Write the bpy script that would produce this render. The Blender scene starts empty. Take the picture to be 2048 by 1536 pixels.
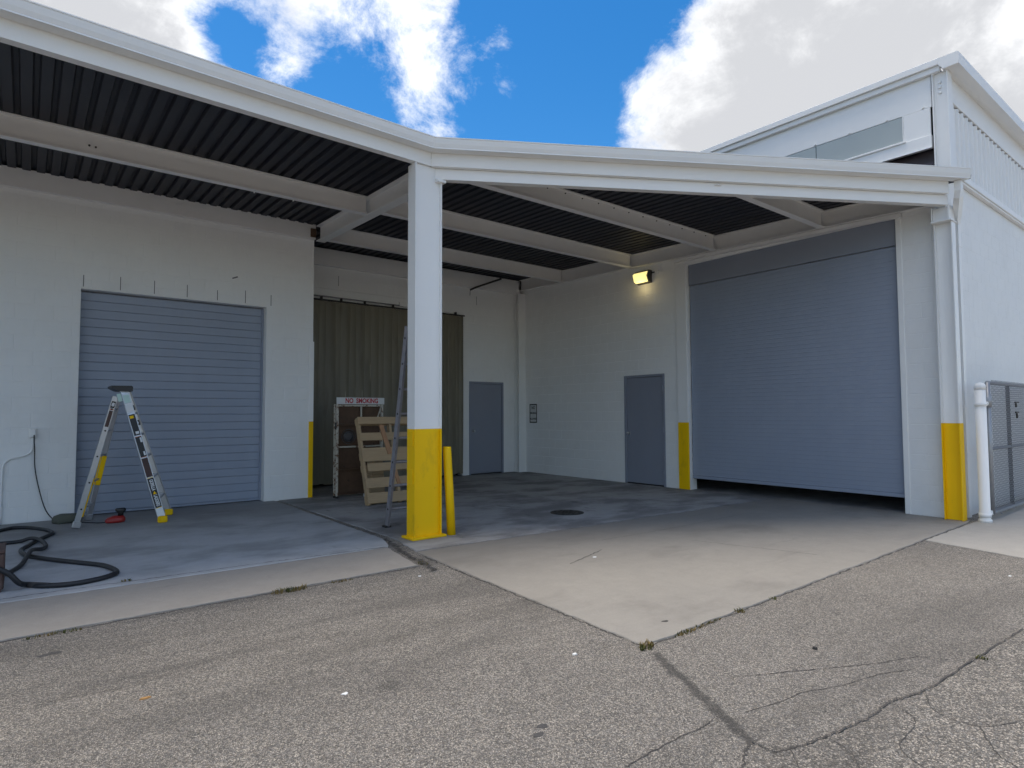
import bpy, math, random
from mathutils import Vector, Matrix
random.seed(7)
scene = bpy.context.scene
COL = scene.collection
R = math.radians

# ------------------------------------------------------------------ camera
cam_d = bpy.data.cameras.new('camera')
cam = bpy.data.objects.new('camera', cam_d)
COL.objects.link(cam)
F = Vector((0.62040686, 0.78274427, 0.04905847))
RT = Vector((0.78381015, -0.62098606, -0.00423803))
UP = Vector((-0.02714733, -0.04108183, 0.99878692))
M = Matrix.Identity(4)
for i in range(3):
    M[i][0], M[i][1], M[i][2] = RT[i], UP[i], -F[i]
M.translation = Vector((-3.7868, -10.1921, 1.3744))
cam.matrix_world = M
cam_d.sensor_width = 36.0
cam_d.lens = 36.0 * 1226.97 / 2048.0
cam_d.clip_start = 0.05
cam_d.clip_end = 3000
scene.camera = cam

# ------------------------------------------------------------------ light
SUN_EL, SUN_AZ = R(78), R(-30)            # azimuth from +Y towards +X
world = bpy.data.worlds.new('World')
scene.world = world
world.use_nodes = True
wn, wl = world.node_tree.nodes, world.node_tree.links
wn.clear()
def N(nodes, t, **kw):
    n = nodes.new(t)
    for k, v in kw.items():
        setattr(n, k, v)
    return n
SKY_STRENGTH = 0.10
CLOUD_WHITE = 4.4
w_out = N(wn, 'ShaderNodeOutputWorld')
w_bg = N(wn, 'ShaderNodeBackground')
w_bg.inputs['Strength'].default_value = SKY_STRENGTH
wl.new(w_bg.outputs[0], w_out.inputs[0])
sky = N(wn, 'ShaderNodeTexSky', sky_type='NISHITA')
sky.sun_disc = False
sky.sun_elevation = SUN_EL
sky.sun_rotation = SUN_AZ
sky.air_density = 1.0
sky.dust_density = 0.3
sky.ozone_density = 3.0
hsv = N(wn, 'ShaderNodeHueSaturation')
hsv.inputs['Hue'].default_value = 0.499
hsv.inputs['Saturation'].default_value = 1.38
hsv.inputs['Value'].default_value = 0.54
wl.new(sky.outputs[0], hsv.inputs['Color'])
world.cycles.sampling_method = 'MANUAL'
world.cycles.sample_map_resolution = 512
tc = N(wn, 'ShaderNodeTexCoord')
def wmath(op, a, b=None, c=None):
    n = N(wn, 'ShaderNodeMath', operation=op)
    for i, v in enumerate((a, b, c)):
        if v is None: continue
        if isinstance(v, (int, float)): n.inputs[i].default_value = v
        else: wl.new(v, n.inputs[i])
    return n.outputs[0]
dirv = tc.outputs['Generated']
def wnoise(scale, detail, rough, dist=0.0, off=(0, 0, 0), sc=(1, 1, 1)):
    mp = N(wn, 'ShaderNodeMapping')
    mp.inputs['Location'].default_value = off
    mp.inputs['Scale'].default_value = sc
    wl.new(dirv, mp.inputs['Vector'])
    t = N(wn, 'ShaderNodeTexNoise')
    t.inputs['Scale'].default_value = scale
    t.inputs['Detail'].default_value = detail
    t.inputs['Roughness'].default_value = rough
    t.inputs['Distortion'].default_value = dist
    wl.new(mp.outputs[0], t.inputs['Vector'])
    return t.outputs['Fac']
def blob(d, radius_deg, amp):
    v = N(wn, 'ShaderNodeVectorMath', operation='DOT_PRODUCT')
    wl.new(dirv, v.inputs[0])
    v.inputs[1].default_value = Vector(d).normalized()
    # smooth bump: exp(-(1-dot)/(1-cos r))
    a = wmath('SUBTRACT', v.outputs['Value'], 1.0)
    a = wmath('DIVIDE', a, 1 - math.cos(R(radius_deg)))
    a = wmath('EXPONENT', a)
    return wmath('MULTIPLY', a, amp)
big = wnoise(2.1, 2, 0.5, 0.0, (3.1, 0.4, 1.7), (1, 1, 1.6))
fine = wnoise(7.5, 9, 0.68, 0.25, (0.7, 2.2, 5.1), (1, 1, 1.3))
cov = wmath('MULTIPLY_ADD', big, 0.75, -0.25)
cov = wmath('ADD', cov, wmath('MULTIPLY_ADD', fine, 1.7, -0.86))
for d, rr, am in [
    ((0.033, 0.875, 0.482), 9, 0.42), ((0.02, 0.86, 0.52), 9, 0.3), ((0.126, 0.864, 0.50), 5, 0.25),
    ((0.29, 0.795, 0.545), 3.8, 0.22), ((0.368, 0.754, 0.555), 5, 0.30), ((0.445, 0.735, 0.525), 4.2, 0.26),
    ((0.437, 0.775, 0.465), 3.4, 0.16), ((0.267, 0.836, 0.475), 2.0, 0.42), ((0.515, 0.67, 0.534), 1.7, 0.30), ((0.54, 0.645, 0.541), 1.5, 0.26), ((0.545, 0.685, 0.483), 1.6, 0.30), ((0.56, 0.69, 0.460), 1.6, 0.24), ((0.53, 0.672, 0.515), 3.2, 0.16), ((0.675, 0.565, 0.475), 2.2, 0.25),
    ((0.713, 0.523, 0.455), 5, 0.28), ((0.754, 0.43, 0.497), 7, 0.34), ((0.815, 0.394, 0.425), 7, 0.34),
    ((0.836, 0.278, 0.473), 9, 0.42), ((0.896, 0.195, 0.40), 9, 0.42), ((0.76, 0.52, 0.39), 4, 0.22),
    ((0.202, 0.838, 0.506), 2.6, -0.30), ((0.59, 0.64, 0.50), 7.5, -0.44), ((0.62, 0.661, 0.426), 6, -0.34),
    ((0.34, 0.83, 0.43), 6, -0.36), ((0.66, 0.52, 0.54), 5, -0.26), ((0.48, 0.70, 0.56), 4, -0.1), ((0.23, 0.87, 0.43), 5, -0.2)]:
    cov = wmath('ADD', cov, blob(d, rr, am))
dens = N(wn, 'ShaderNodeMapRange', interpolation_type='SMOOTHSTEP')
dens.inputs['From Min'].default_value = -0.06
dens.inputs['From Max'].default_value = 0.46
wl.new(cov, dens.inputs['Value'])
thick = N(wn, 'ShaderNodeMapRange', interpolation_type='SMOOTHSTEP')
thick.inputs['From Min'].default_value = 0.05
thick.inputs['From Max'].default_value = 1.05
wl.new(wmath('ADD', cov, wmath('MULTIPLY_ADD', wnoise(4.5, 6, 0.62, 0.3, (9, 1, 4)), 2.2, -1.1)), thick.inputs['Value'])
ccol = N(wn, 'ShaderNodeMix', data_type='RGBA')
ccol.inputs['A'].default_value = (CLOUD_WHITE, CLOUD_WHITE, CLOUD_WHITE * 1.0, 1)
ccol.inputs['B'].default_value = (CLOUD_WHITE * .52, CLOUD_WHITE * .525, CLOUD_WHITE * .54, 1)
wl.new(thick.outputs[0], ccol.inputs['Factor'])
wmix = N(wn, 'ShaderNodeMix', data_type='RGBA')
wl.new(wmath('MULTIPLY', dens.outputs[0], 0.97), wmix.inputs['Factor'])
wl.new(hsv.outputs[0], wmix.inputs['A'])
wl.new(ccol.outputs['Result'], wmix.inputs['B'])
wl.new(wmix.outputs['Result'], w_bg.inputs['Color'])

sun_d = bpy.data.lights.new('sun', 'SUN')
sun_d.energy = 1.0
sun_d.angle = R(34)
sun_d.color = (1.0, 0.89, 0.74)
sun = bpy.data.objects.new('sun', sun_d)
COL.objects.link(sun)
sdir = Vector((math.sin(SUN_AZ) * math.cos(SUN_EL), math.cos(SUN_AZ) * math.cos(SUN_EL), math.sin(SUN_EL)))
sun.rotation_euler = (-sdir).to_track_quat('-Z', 'Y').to_euler()
sun.location = (20, 20, 30)

scene.view_settings.view_transform = 'Standard'
scene.view_settings.look = 'None'
scene.view_settings.exposure = 1.65
scene.view_settings.gamma = 1.0
scene.view_settings.use_curve_mapping = False
scene.cycles.use_denoising = True
scene.cycles.use_adaptive_sampling = True
scene.cycles.adaptive_threshold = 0.02
scene.cycles.max_bounces = 6
scene.cycles.diffuse_bounces = 4
scene.cycles.sample_clamp_indirect = 4
scene.cycles.caustics_reflective = False
scene.cycles.caustics_refractive = False

# ------------------------------------------------------------------ materials
class Mat:
    """Small node builder around a Principled material with world-position textures."""
    def __init__(s, name, base=(.5, .5, .5), rough=.6, metal=0.0, spec=0.5):
        s.m = bpy.data.materials.new(name)
        s.m.use_nodes = True
        s.nt = s.m.node_tree
        s.n, s.l = s.nt.nodes, s.nt.links
        s.b = s.n['Principled BSDF']
        s.b.inputs['Base Color'].default_value = (*base, 1)
        s.b.inputs['Roughness'].default_value = rough
        s.b.inputs['Metallic'].default_value = metal
        s.b.inputs['Specular IOR Level'].default_value = spec
        s.base = base
        s.col = None
        s.h = None
        g = s.n.new('ShaderNodeNewGeometry')
        s.pos = g.outputs['Position']
    def math(s, op, a, b=None, c=None):
        n = s.n.new('ShaderNodeMath'); n.operation = op
        for i, v in enumerate((a, b, c)):
            if v is None: continue
            if isinstance(v, (int, float)): n.inputs[i].default_value = v
            else: s.l.new(v, n.inputs[i])
        return n.outputs[0]
    def vec(s, sc=(1, 1, 1), rotz=0.0, off=(0, 0, 0)):
        mp = s.n.new('ShaderNodeMapping')
        mp.inputs['Scale'].default_value = sc
        mp.inputs['Rotation'].default_value = (0, 0, rotz)
        mp.inputs['Location'].default_value = off
        s.l.new(s.pos, mp.inputs['Vector'])
        return mp.outputs[0]
    def noise(s, scale, detail=4, rough=.55, sc=(1, 1, 1), rotz=0.0, off=(0, 0, 0), dist=0.0):
        t = s.n.new('ShaderNodeTexNoise')
        t.inputs['Scale'].default_value = scale
        t.inputs['Detail'].default_value = detail
        t.inputs['Roughness'].default_value = rough
        t.inputs['Distortion'].default_value = dist
        s.l.new(s.vec(sc, rotz, off), t.inputs['Vector'])
        return t.outputs['Fac']
    def voro(s, scale, feature='F1', sc=(1, 1, 1), out='Distance', rnd=1.0):
        t = s.n.new('ShaderNodeTexVoronoi'); t.feature = feature
        t.inputs['Scale'].default_value = scale
        t.inputs['Randomness'].default_value = rnd
        s.l.new(s.vec(sc), t.inputs['Vector'])
        return t.outputs[out]
    def ramp(s, fac, a, b):
        n = s.n.new('ShaderNodeMapRange'); n.interpolation_type = 'SMOOTHSTEP'
        n.inputs['From Min'].default_value = a
        n.inputs['From Max'].default_value = b
        s.l.new(fac, n.inputs['Value'])
        return n.outputs[0]
    def axis(s, i):
        n = s.n.new('ShaderNodeSeparateXYZ'); s.l.new(s.pos, n.inputs[0]); return n.outputs[i]
    def mix(s, fac, color, mode='MIX'):
        n = s.n.new('ShaderNodeMix'); n.data_type = 'RGBA'; n.blend_type = mode
        if isinstance(fac, (int, float)): n.inputs['Factor'].default_value = fac
        else: s.l.new(fac, n.inputs['Factor'])
        if s.col is None: n.inputs['A'].default_value = (*s.base, 1)
        else: s.l.new(s.col, n.inputs['A'])
        if isinstance(color, tuple): n.inputs['B'].default_value = (*color, 1)
        else: s.l.new(color, n.inputs['B'])
        s.col = n.outputs['Result']
        s.l.new(s.col, s.b.inputs['Base Color'])
        return s
    def vary(s, fac, amt):
        """multiply the colour by 1 +- amt following fac (0..1)"""
        k = s.math('MULTIPLY_ADD', fac, 2 * amt, 1 - amt)
        c = s.n.new('ShaderNodeCombineColor')
        for i in range(3): s.l.new(k, c.inputs[i])
        return s.mix(1.0, c.outputs[0], 'MULTIPLY')
    def bump(s, height, dist=.002, strength=1.0):
        b = s.n.new('ShaderNodeBump')
        b.inputs['Distance'].default_value = dist
        b.inputs['Strength'].default_value = strength
        s.l.new(height, b.inputs['Height'])
        if s.h is not None: s.l.new(s.h, b.inputs['Normal'])
        s.h = b.outputs[0]
        s.l.new(s.h, s.b.inputs['Normal'])
        return s
    def rough(s, fac, a, b):
        s.l.new(s.math('MULTIPLY_ADD', fac, b - a, a), s.b.inputs['Roughness'])
        return s

MT = {}
def simple(name, base, rough=.6, metal=0.0, spec=.5, var=.06, scale=9, bump=0.0):
    m = Mat(name, base, rough, metal, spec)
    m.vary(m.noise(scale, 5, .6), var)
    if bump: m.bump(m.noise(60, 4, .6), bump)
    MT[name] = m.m
    return m

# painted block: slight roller mottling, faint drips, a little splash-back dirt
m = Mat('block_paint', (.825, .828, .815), .62, 0, .35)
m.vary(m.noise(1.3, 4, .6), .045)
m.vary(m.noise(14, 5, .65, (1, 1, .35)), .03)
m.mix(m.math('MULTIPLY', m.ramp(m.noise(5, 6, .7, (1, 1, .22), off=(4, 2, 0)), .62, .8), .14), (.46, .44, .40))
m.mix(m.math('MULTIPLY', m.ramp(m.noise(1.1, 6, .62, (1, 1, .8), off=(3, 3, 1)), .54, .66), .10), (.60, .58, .53))
m.mix(m.math('MULTIPLY', m.ramp(m.noise(17, 5, .7, (1, 1, .12), off=(8, 1, 0)), .68, .78), .22), (.5, .49, .46))
m.bump(m.noise(45, 6, .7), .0035)
m.bump(m.noise(220, 3, .6), .0012)
MT['block'] = m.m
m = Mat('steel_paint', (.825, .825, .81), .42, 0, .45)
m.vary(m.noise(1.7, 4, .6), .035)
m.mix(m.math('MULTIPLY', m.ramp(m.noise(7, 7, .7, (1, 1, .3)), .66, .84), .15), (.42, .38, .33))
m.bump(m.noise(26, 4, .6), .0008)
MT['white_steel'] = m.m
m = Mat('beam_paint', (.83, .82, .80), .5, 0, .4)
m.vary(m.noise(2.2, 5, .6), .07)
m.mix(m.math('MULTIPLY', m.ramp(m.noise(6, 8, .72), .64, .82), .25), (.45, .40, .33))
m.bump(m.noise(40, 4, .6), .001)
MT['beam'] = m.m
m = Mat('roof_deck', (.032, .034, .044), .55, .1, .4)
m.vary(m.noise(2.4, 6, .6), .25)
m.mix(m.math('MULTIPLY', m.ramp(m.noise(1.2, 6, .65, (1, .5, 1)), .58, .78), .35), (.05, .042, .036))
MT['deck'] = m.m
def slat_paint(name, base):
    m = Mat(name, base, .48, 0, .4)
    m.vary(m.noise(1.1, 4, .6), .05)
    m.vary(m.noise(9, 5, .6, (1, 1, .15)), .04)
    m.mix(m.math('MULTIPLY', m.ramp(m.noise(3.3, 7, .7), .66, .82), .22), tuple(min(1, c * 1.5) for c in base))
    m.mix(m.math('MULTIPLY', m.ramp(m.noise(21, 6, .7, (1, 1, .3), off=(3, 3, 3)), .68, .8), .3), tuple(c * .6 for c in base))
    m.bump(m.noise(3.5, 3, .5), .006)
    MT[name] = m.m
slat_paint('roller_grey', (.305, .345, .425))
slat_paint('roller_grey_big', (.285, .325, .405))
simple('hood_grey', (.255, .285, .35), .5, var=.06, scale=3)
simple('door_grey', (.25, .27, .325), .45, var=.05, scale=2)
m = Mat('yellow_paint', (.92, .56, .002), .5, 0, .22)
m.vary(m.noise(2.1, 5, .6), .05)
m.mix(m.math('MULTIPLY', m.ramp(m.noise(3.1, 6, .7, (1, 1, .5), off=(2, 0, 5)), .54, .68), .3), (.5, .29, .02))
m.mix(m.math('MULTIPLY', m.ramp(m.noise(9, 6, .7, (1, 1, 2.2), off=(4, 4, 2)), .64, .72), .35), (.18, .13, .07))
m.mix(m.math('MULTIPLY', m.ramp(m.noise(13, 8, .72), .66, .74), .55), (.16, .11, .05))
m.mix(m.math('MULTIPLY', m.ramp(m.noise(38, 5, .7, off=(6, 2, 1)), .73, .77), .7), (.10, .07, .05))
MT['yellow'] = m.m
simple('black_plastic', (.013, .013, .014), .42, var=.15)
simple('dark_metal', (.05, .048, .045), .5, .5)
m = simple('aluminium', (.52, .53, .55), .33, .85, var=.08, scale=30)
m.rough(m.noise(40, 5, .7), .25, .5)
m = simple('aluminium_dull', (.33, .32, .34), .5, .6, var=.25, scale=25)
m.mix(m.ramp(m.noise(35, 6, .7), .62, .75), (.62, .63, .66))
m = simple('galvanised', (.36, .37, .39), .45, .7, var=.15, scale=22)
simple('wire', (.30, .31, .33), .5, .6)
m = Mat('pallet_wood', (.42, .30, .175), .75, 0, .25)
m.vary(m.noise(6, 6, .65, (.6, 4, 9)), .22)
m.mix(m.math('MULTIPLY', m.ramp(m.noise(2.4, 5, .6), .5, .75), .5), (.30, .22, .14))
m.mix(m.math('MULTIPLY', m.ramp(m.noise(11, 4, .6, off=(5, 0, 0)), .7, .76), .7), (.13, .07, .035))
m.bump(m.noise(30, 6, .7, (.3, 2, 6)), .0015)
MT['wood'] = m.m
m = Mat('raw_wood', (.40, .22, .12), .75, 0, .25)
m.vary(m.noise(8, 6, .65, (3, 3, .7)), .25)
MT['wood_red'] = m.m
m = Mat('chipped_white', (.52, .48, .40), .55)
m.vary(m.noise(6, 5, .6), .1)
m.mix(m.ramp(m.noise(16, 6, .75), .5, .6), (.16, .075, .035))
MT['chipped'] = m.m
m = Mat('rusty_sheet', (.10, .058, .034), .85)
m.vary(m.noise(7, 7, .7), .45)
m.mix(m.ramp(m.noise(11, 6, .7, off=(1, 4, 2)), .6, .72), (.04, .027, .02))
m.bump(m.noise(60, 5, .7), .002)
MT['rust'] = m.m
simple('dark_rubber', (.014, .015, .018), .5, var=.3, scale=12)
simple('fan_grey', (.09, .085, .085), .6, .3)
simple('red_paint', (.33, .022, .018), .4)
simple('sign_red', (.42, .018, .03), .55)
simple('sign_white', (.60, .61, .60), .5)
simple('sign_ink', (.015, .02, .018), .5)
simple('sticker_white', (.75, .76, .76), .4)
simple('sticker_orange', (.55, .16, .06), .45)
simple('sticker_mint', (.5, .68, .62), .4)
simple('brown_box', (.085, .05, .042), .7, var=.3, scale=10)
simple('olive_cloth', (.10, .105, .08), .9, var=.2, scale=14, bump=.004)
simple('dark_room', (.05, .05, .05), .9)
simple('recess_board', (.075, .062, .072), .7, var=.25, scale=5)
simple('grey_mark', (.16, .16, .165), .8)
simple('cast_iron', (.05, .048, .046), .55, .6, var=.3, scale=25, bump=.002)
simple('litter_white', (.78, .78, .76), .7)
simple('litter_brown', (.36, .2, .07), .8)
simple('pebble', (.05, .047, .043), .8)
m = Mat('window_glass', (.36, .40, .39), .2, 0, .8)
m.vary(m.noise(.9, 3, .5), .12)
MT['glass'] = m.m
m = Mat('vinyl_strip', (.18, .162, .115), .42, 0, .45)
m.vary(m.noise(5, 5, .6, (1, 1, .12)), .42)
m.mix(m.math('MULTIPLY', m.ramp(m.noise(9, 5, .65, (1, 1, .10), off=(2.3, 0, 0)), .64, .76), .55), (.40, .385, .30))
m.mix(m.math('MULTIPLY', m.ramp(m.noise(5, 5, .65, (1, 1, .18), off=(7, 0, 1)), .5, .68), .6), (.12, .10, .066))
m.mix(m.math('MULTIPLY', m.math('MULTIPLY', m.ramp(m.noise(13, 4, .6, (1, 1, .06), off=(1.3, 0, 0)), .66, .74), m.math('SUBTRACT', 1.0, m.ramp(m.axis(2), 2.2, 3.1))), .6), (.55, .53, .43))
MT['vinyl'] = m.m
m = Mat('grass_blade', (.085, .095, .028), .7, 0, .2)
m.vary(m.noise(40, 2, .5), .45)
m.mix(m.ramp(m.noise(9, 3, .5), .42, .56), (.22, .16, .06))
MT['grass'] = m.m

# lamp glass
lm = bpy.data.materials.new('lamp_glass'); lm.use_nodes = True
lb = lm.node_tree.nodes['Principled BSDF']
lb.inputs['Base Color'].default_value = (.9, .85, .6, 1)
lb.inputs['Emission Color'].default_value = (1.0, .82, .28, 1)
lb.inputs['Emission Strength'].default_value = .34
MT['lamp_glass'] = lm

# concrete family
def concrete(name, base, dark, stain=.5, stain_lo=.5, blue=0.0, speck=.10):
    m = Mat(name, base, .82, 0, .25)
    m.vary(m.noise(.8, 5, .6), .10)
    m.vary(m.noise(5, 6, .7), .15)
    m.vary(m.noise(28, 4, .7, (1, 2, 1)), .10)
    m.vary(m.noise(120, 3, .7), speck)
    m.mix(m.math('MULTIPLY', m.ramp(m.noise(.75, 7, .62, (1, 1.6, 1), off=(2, 5, 0)), stain_lo, stain_lo + .2), stain), dark)
    m.mix(m.math('MULTIPLY', m.ramp(m.noise(2.6, 7, .7, (1.7, .6, 1), rotz=.35, off=(1, 9, 0)), .6, .74), stain * .7), dark)
    m.mix(m.math('MULTIPLY', m.ramp(m.voro(2.3), .0, .05), -.0), dark)
    m.mix(m.math('MULTIPLY', m.ramp(m.noise(42, 4, .65, off=(6, 2, 0)), .66, .74), .55), dark)
    m.mix(m.math('MULTIPLY', m.ramp(m.noise(33, 5, .7, off=(1, 7, 0)), .72, .77), .55), tuple(min(.7, c * 1.7) for c in base))
    m.mix(m.math('MULTIPLY', m.ramp(m.noise(1.7, 6, .7, (.5, 2.6, 1), rotz=-.5, off=(3, 3, 0)), .57, .7), stain * .45), dark)
    m.bump(m.noise(70, 6, .7), .003)
    m.bump(m.noise(6, 5, .6), .006)
    MT[name] = m
    return m
def reg(name):
    MT[name] = MT[name].m
m = concrete('concrete_dock', (.47, .475, .475), (.27, .27, .265), .75, .44)
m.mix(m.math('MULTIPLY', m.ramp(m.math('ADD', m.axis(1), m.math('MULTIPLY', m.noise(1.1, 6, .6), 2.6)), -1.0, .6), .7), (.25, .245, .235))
m.mix(m.math('MULTIPLY', m.ramp(m.noise(1.4, 6, .6, (1, 2.2, 1), off=(0, 3, 0)), .56, .66), .35), (.42, .43, .43))
reg('concrete_dock')
m = concrete('concrete_strip', (.335, .312, .28), (.22, .205, .185), .45, .52); reg('concrete_strip')
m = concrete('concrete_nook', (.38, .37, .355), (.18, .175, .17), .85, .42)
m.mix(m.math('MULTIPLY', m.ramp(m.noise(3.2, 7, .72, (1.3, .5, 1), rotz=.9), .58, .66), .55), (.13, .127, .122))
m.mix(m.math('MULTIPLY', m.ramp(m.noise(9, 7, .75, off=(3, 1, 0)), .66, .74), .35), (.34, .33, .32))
reg('concrete_nook')
m = concrete('concrete_apron', (.305, .286, .254), (.185, .172, .154), .5, .5)
# darker towards the covered bay: fades irregularly towards the open edge
m.mix(m.math('MULTIPLY', m.ramp(m.math('ADD', m.axis(1), m.math('MULTIPLY', m.noise(.9, 6, .6), 1.6)), -5.9, -3.6), .6), (.20, .185, .165))
m.mix(m.math('MULTIPLY', m.ramp(m.noise(16, 7, .75), .69, .74), .4), (.45, .43, .40))
reg('concrete_apron')
m = concrete('concrete_pad', (.39, .37, .335), (.30, .28, .25), .35, .55); reg('concrete_pad')

def asphalt(name, chip, tan, dark, scale, darkness):
    m = Mat(name, chip, .9, 0, .2)
    cell = m.voro(scale, out='Color', sc=(1, 1, .2))
    sep = m.n.new('ShaderNodeSeparateColor'); m.l.new(cell, sep.inputs[0])
    m.mix(m.ramp(sep.outputs[0], .5, .62), tan)
    m.vary(sep.outputs[1], .5)
    m.mix(m.math('MULTIPLY', m.ramp(sep.outputs[2], .86, .9), .55), tuple(min(1, c * 2.1) for c in tan))
    edge = m.voro(scale, 'DISTANCE_TO_EDGE', sc=(1, 1, .2))
    m.mix(m.math('MULTIPLY', m.math('SUBTRACT', 1.0, m.ramp(edge, .02, .16)), .78), dark)
    m.mix(m.math('MULTIPLY', m.ramp(m.noise(scale * .6, 4, .6), .56, .66), .5), dark)
    m.vary(m.noise(.6, 5, .6), .2)
    m.vary(m.noise(4.5, 6, .65), .16)
    m.mix(m.math('MULTIPLY', m.ramp(m.noise(.55, 6, .62, (.45, 1.9, 1), rotz=.16, off=(4, 1, 0)), .5, .72), darkness), dark)
    m.mix(m.math('MULTIPLY', m.math('SUBTRACT', 1.0, m.ramp(m.math('ADD', m.voro(.9), m.math('MULTIPLY_ADD', m.noise(20, 4, .7), .10, -.05)), .03, .07)), .55), dark)
    m.bump(edge, .009)
    m.bump(m.noise(scale * 2.4, 4, .7), .003)
    m.bump(m.noise(3, 4, .6), .012)
    MT[name] = m
    return m
m = asphalt('asphalt', (.305, .287, .262), (.44, .395, .335), (.095, .09, .083), 150, .46)
# worn sealed seam from the apron corner
tt = m.math('DIVIDE', m.math('SUBTRACT', -7.865, m.axis(1)), .862)
dx = m.math('ABSOLUTE', m.math('ADD', m.axis(0), m.math('MULTIPLY_ADD', tt, .455, .896)))
dx = m.math('ADD', dx, m.math('MULTIPLY_ADD', m.noise(14, 6, .7), .14, -.07))
sm_ = m.math('SUBTRACT', 1.0, m.ramp(dx, .012, .055))
sm_ = m.math('MULTIPLY', sm_, m.math('MULTIPLY', m.ramp(tt, -.03, .02), m.math('SUBTRACT', 1.0, m.ramp(tt, .98, 1.06))))
m.mix(m.math('MULTIPLY', sm_, .72), (.075, .072, .068))
# darker stretched streaks, fading out towards the near foreground
m.mix(m.math('MULTIPLY', m.math('MULTIPLY', m.ramp(m.noise(.9, 6, .65, (.35, 2.3, 1), rotz=.22, off=(0, 2, 0)), .46, .62), m.ramp(m.axis(1), -8.3, -6.2)), .42), (.11, .105, .10))
reg('asphalt')
m = asphalt('asphalt_old', (.275, .26, .235), (.43, .385, .325), (.072, .068, .063), 118, .6)
ck = m.voro(5.5, 'DISTANCE_TO_EDGE')
m.mix(m.math('MULTIPLY', m.math('SUBTRACT', 1.0, m.ramp(m.math('ADD', ck, m.math('MULTIPLY_ADD', m.noise(30, 5, .7), .09, -.045)), .0015, .009)), .2), (.05, .047, .045))
reg('asphalt_old')
simple('crack_dark', (.075, .07, .064), .95, var=.3, scale=30)
m = Mat('sealed_seam', (.075, .072, .069), .85)
m.vary(m.noise(90, 4, .7), .45); m.bump(m.noise(150, 4, .7), .004)
MT['seam'] = m.m

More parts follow.
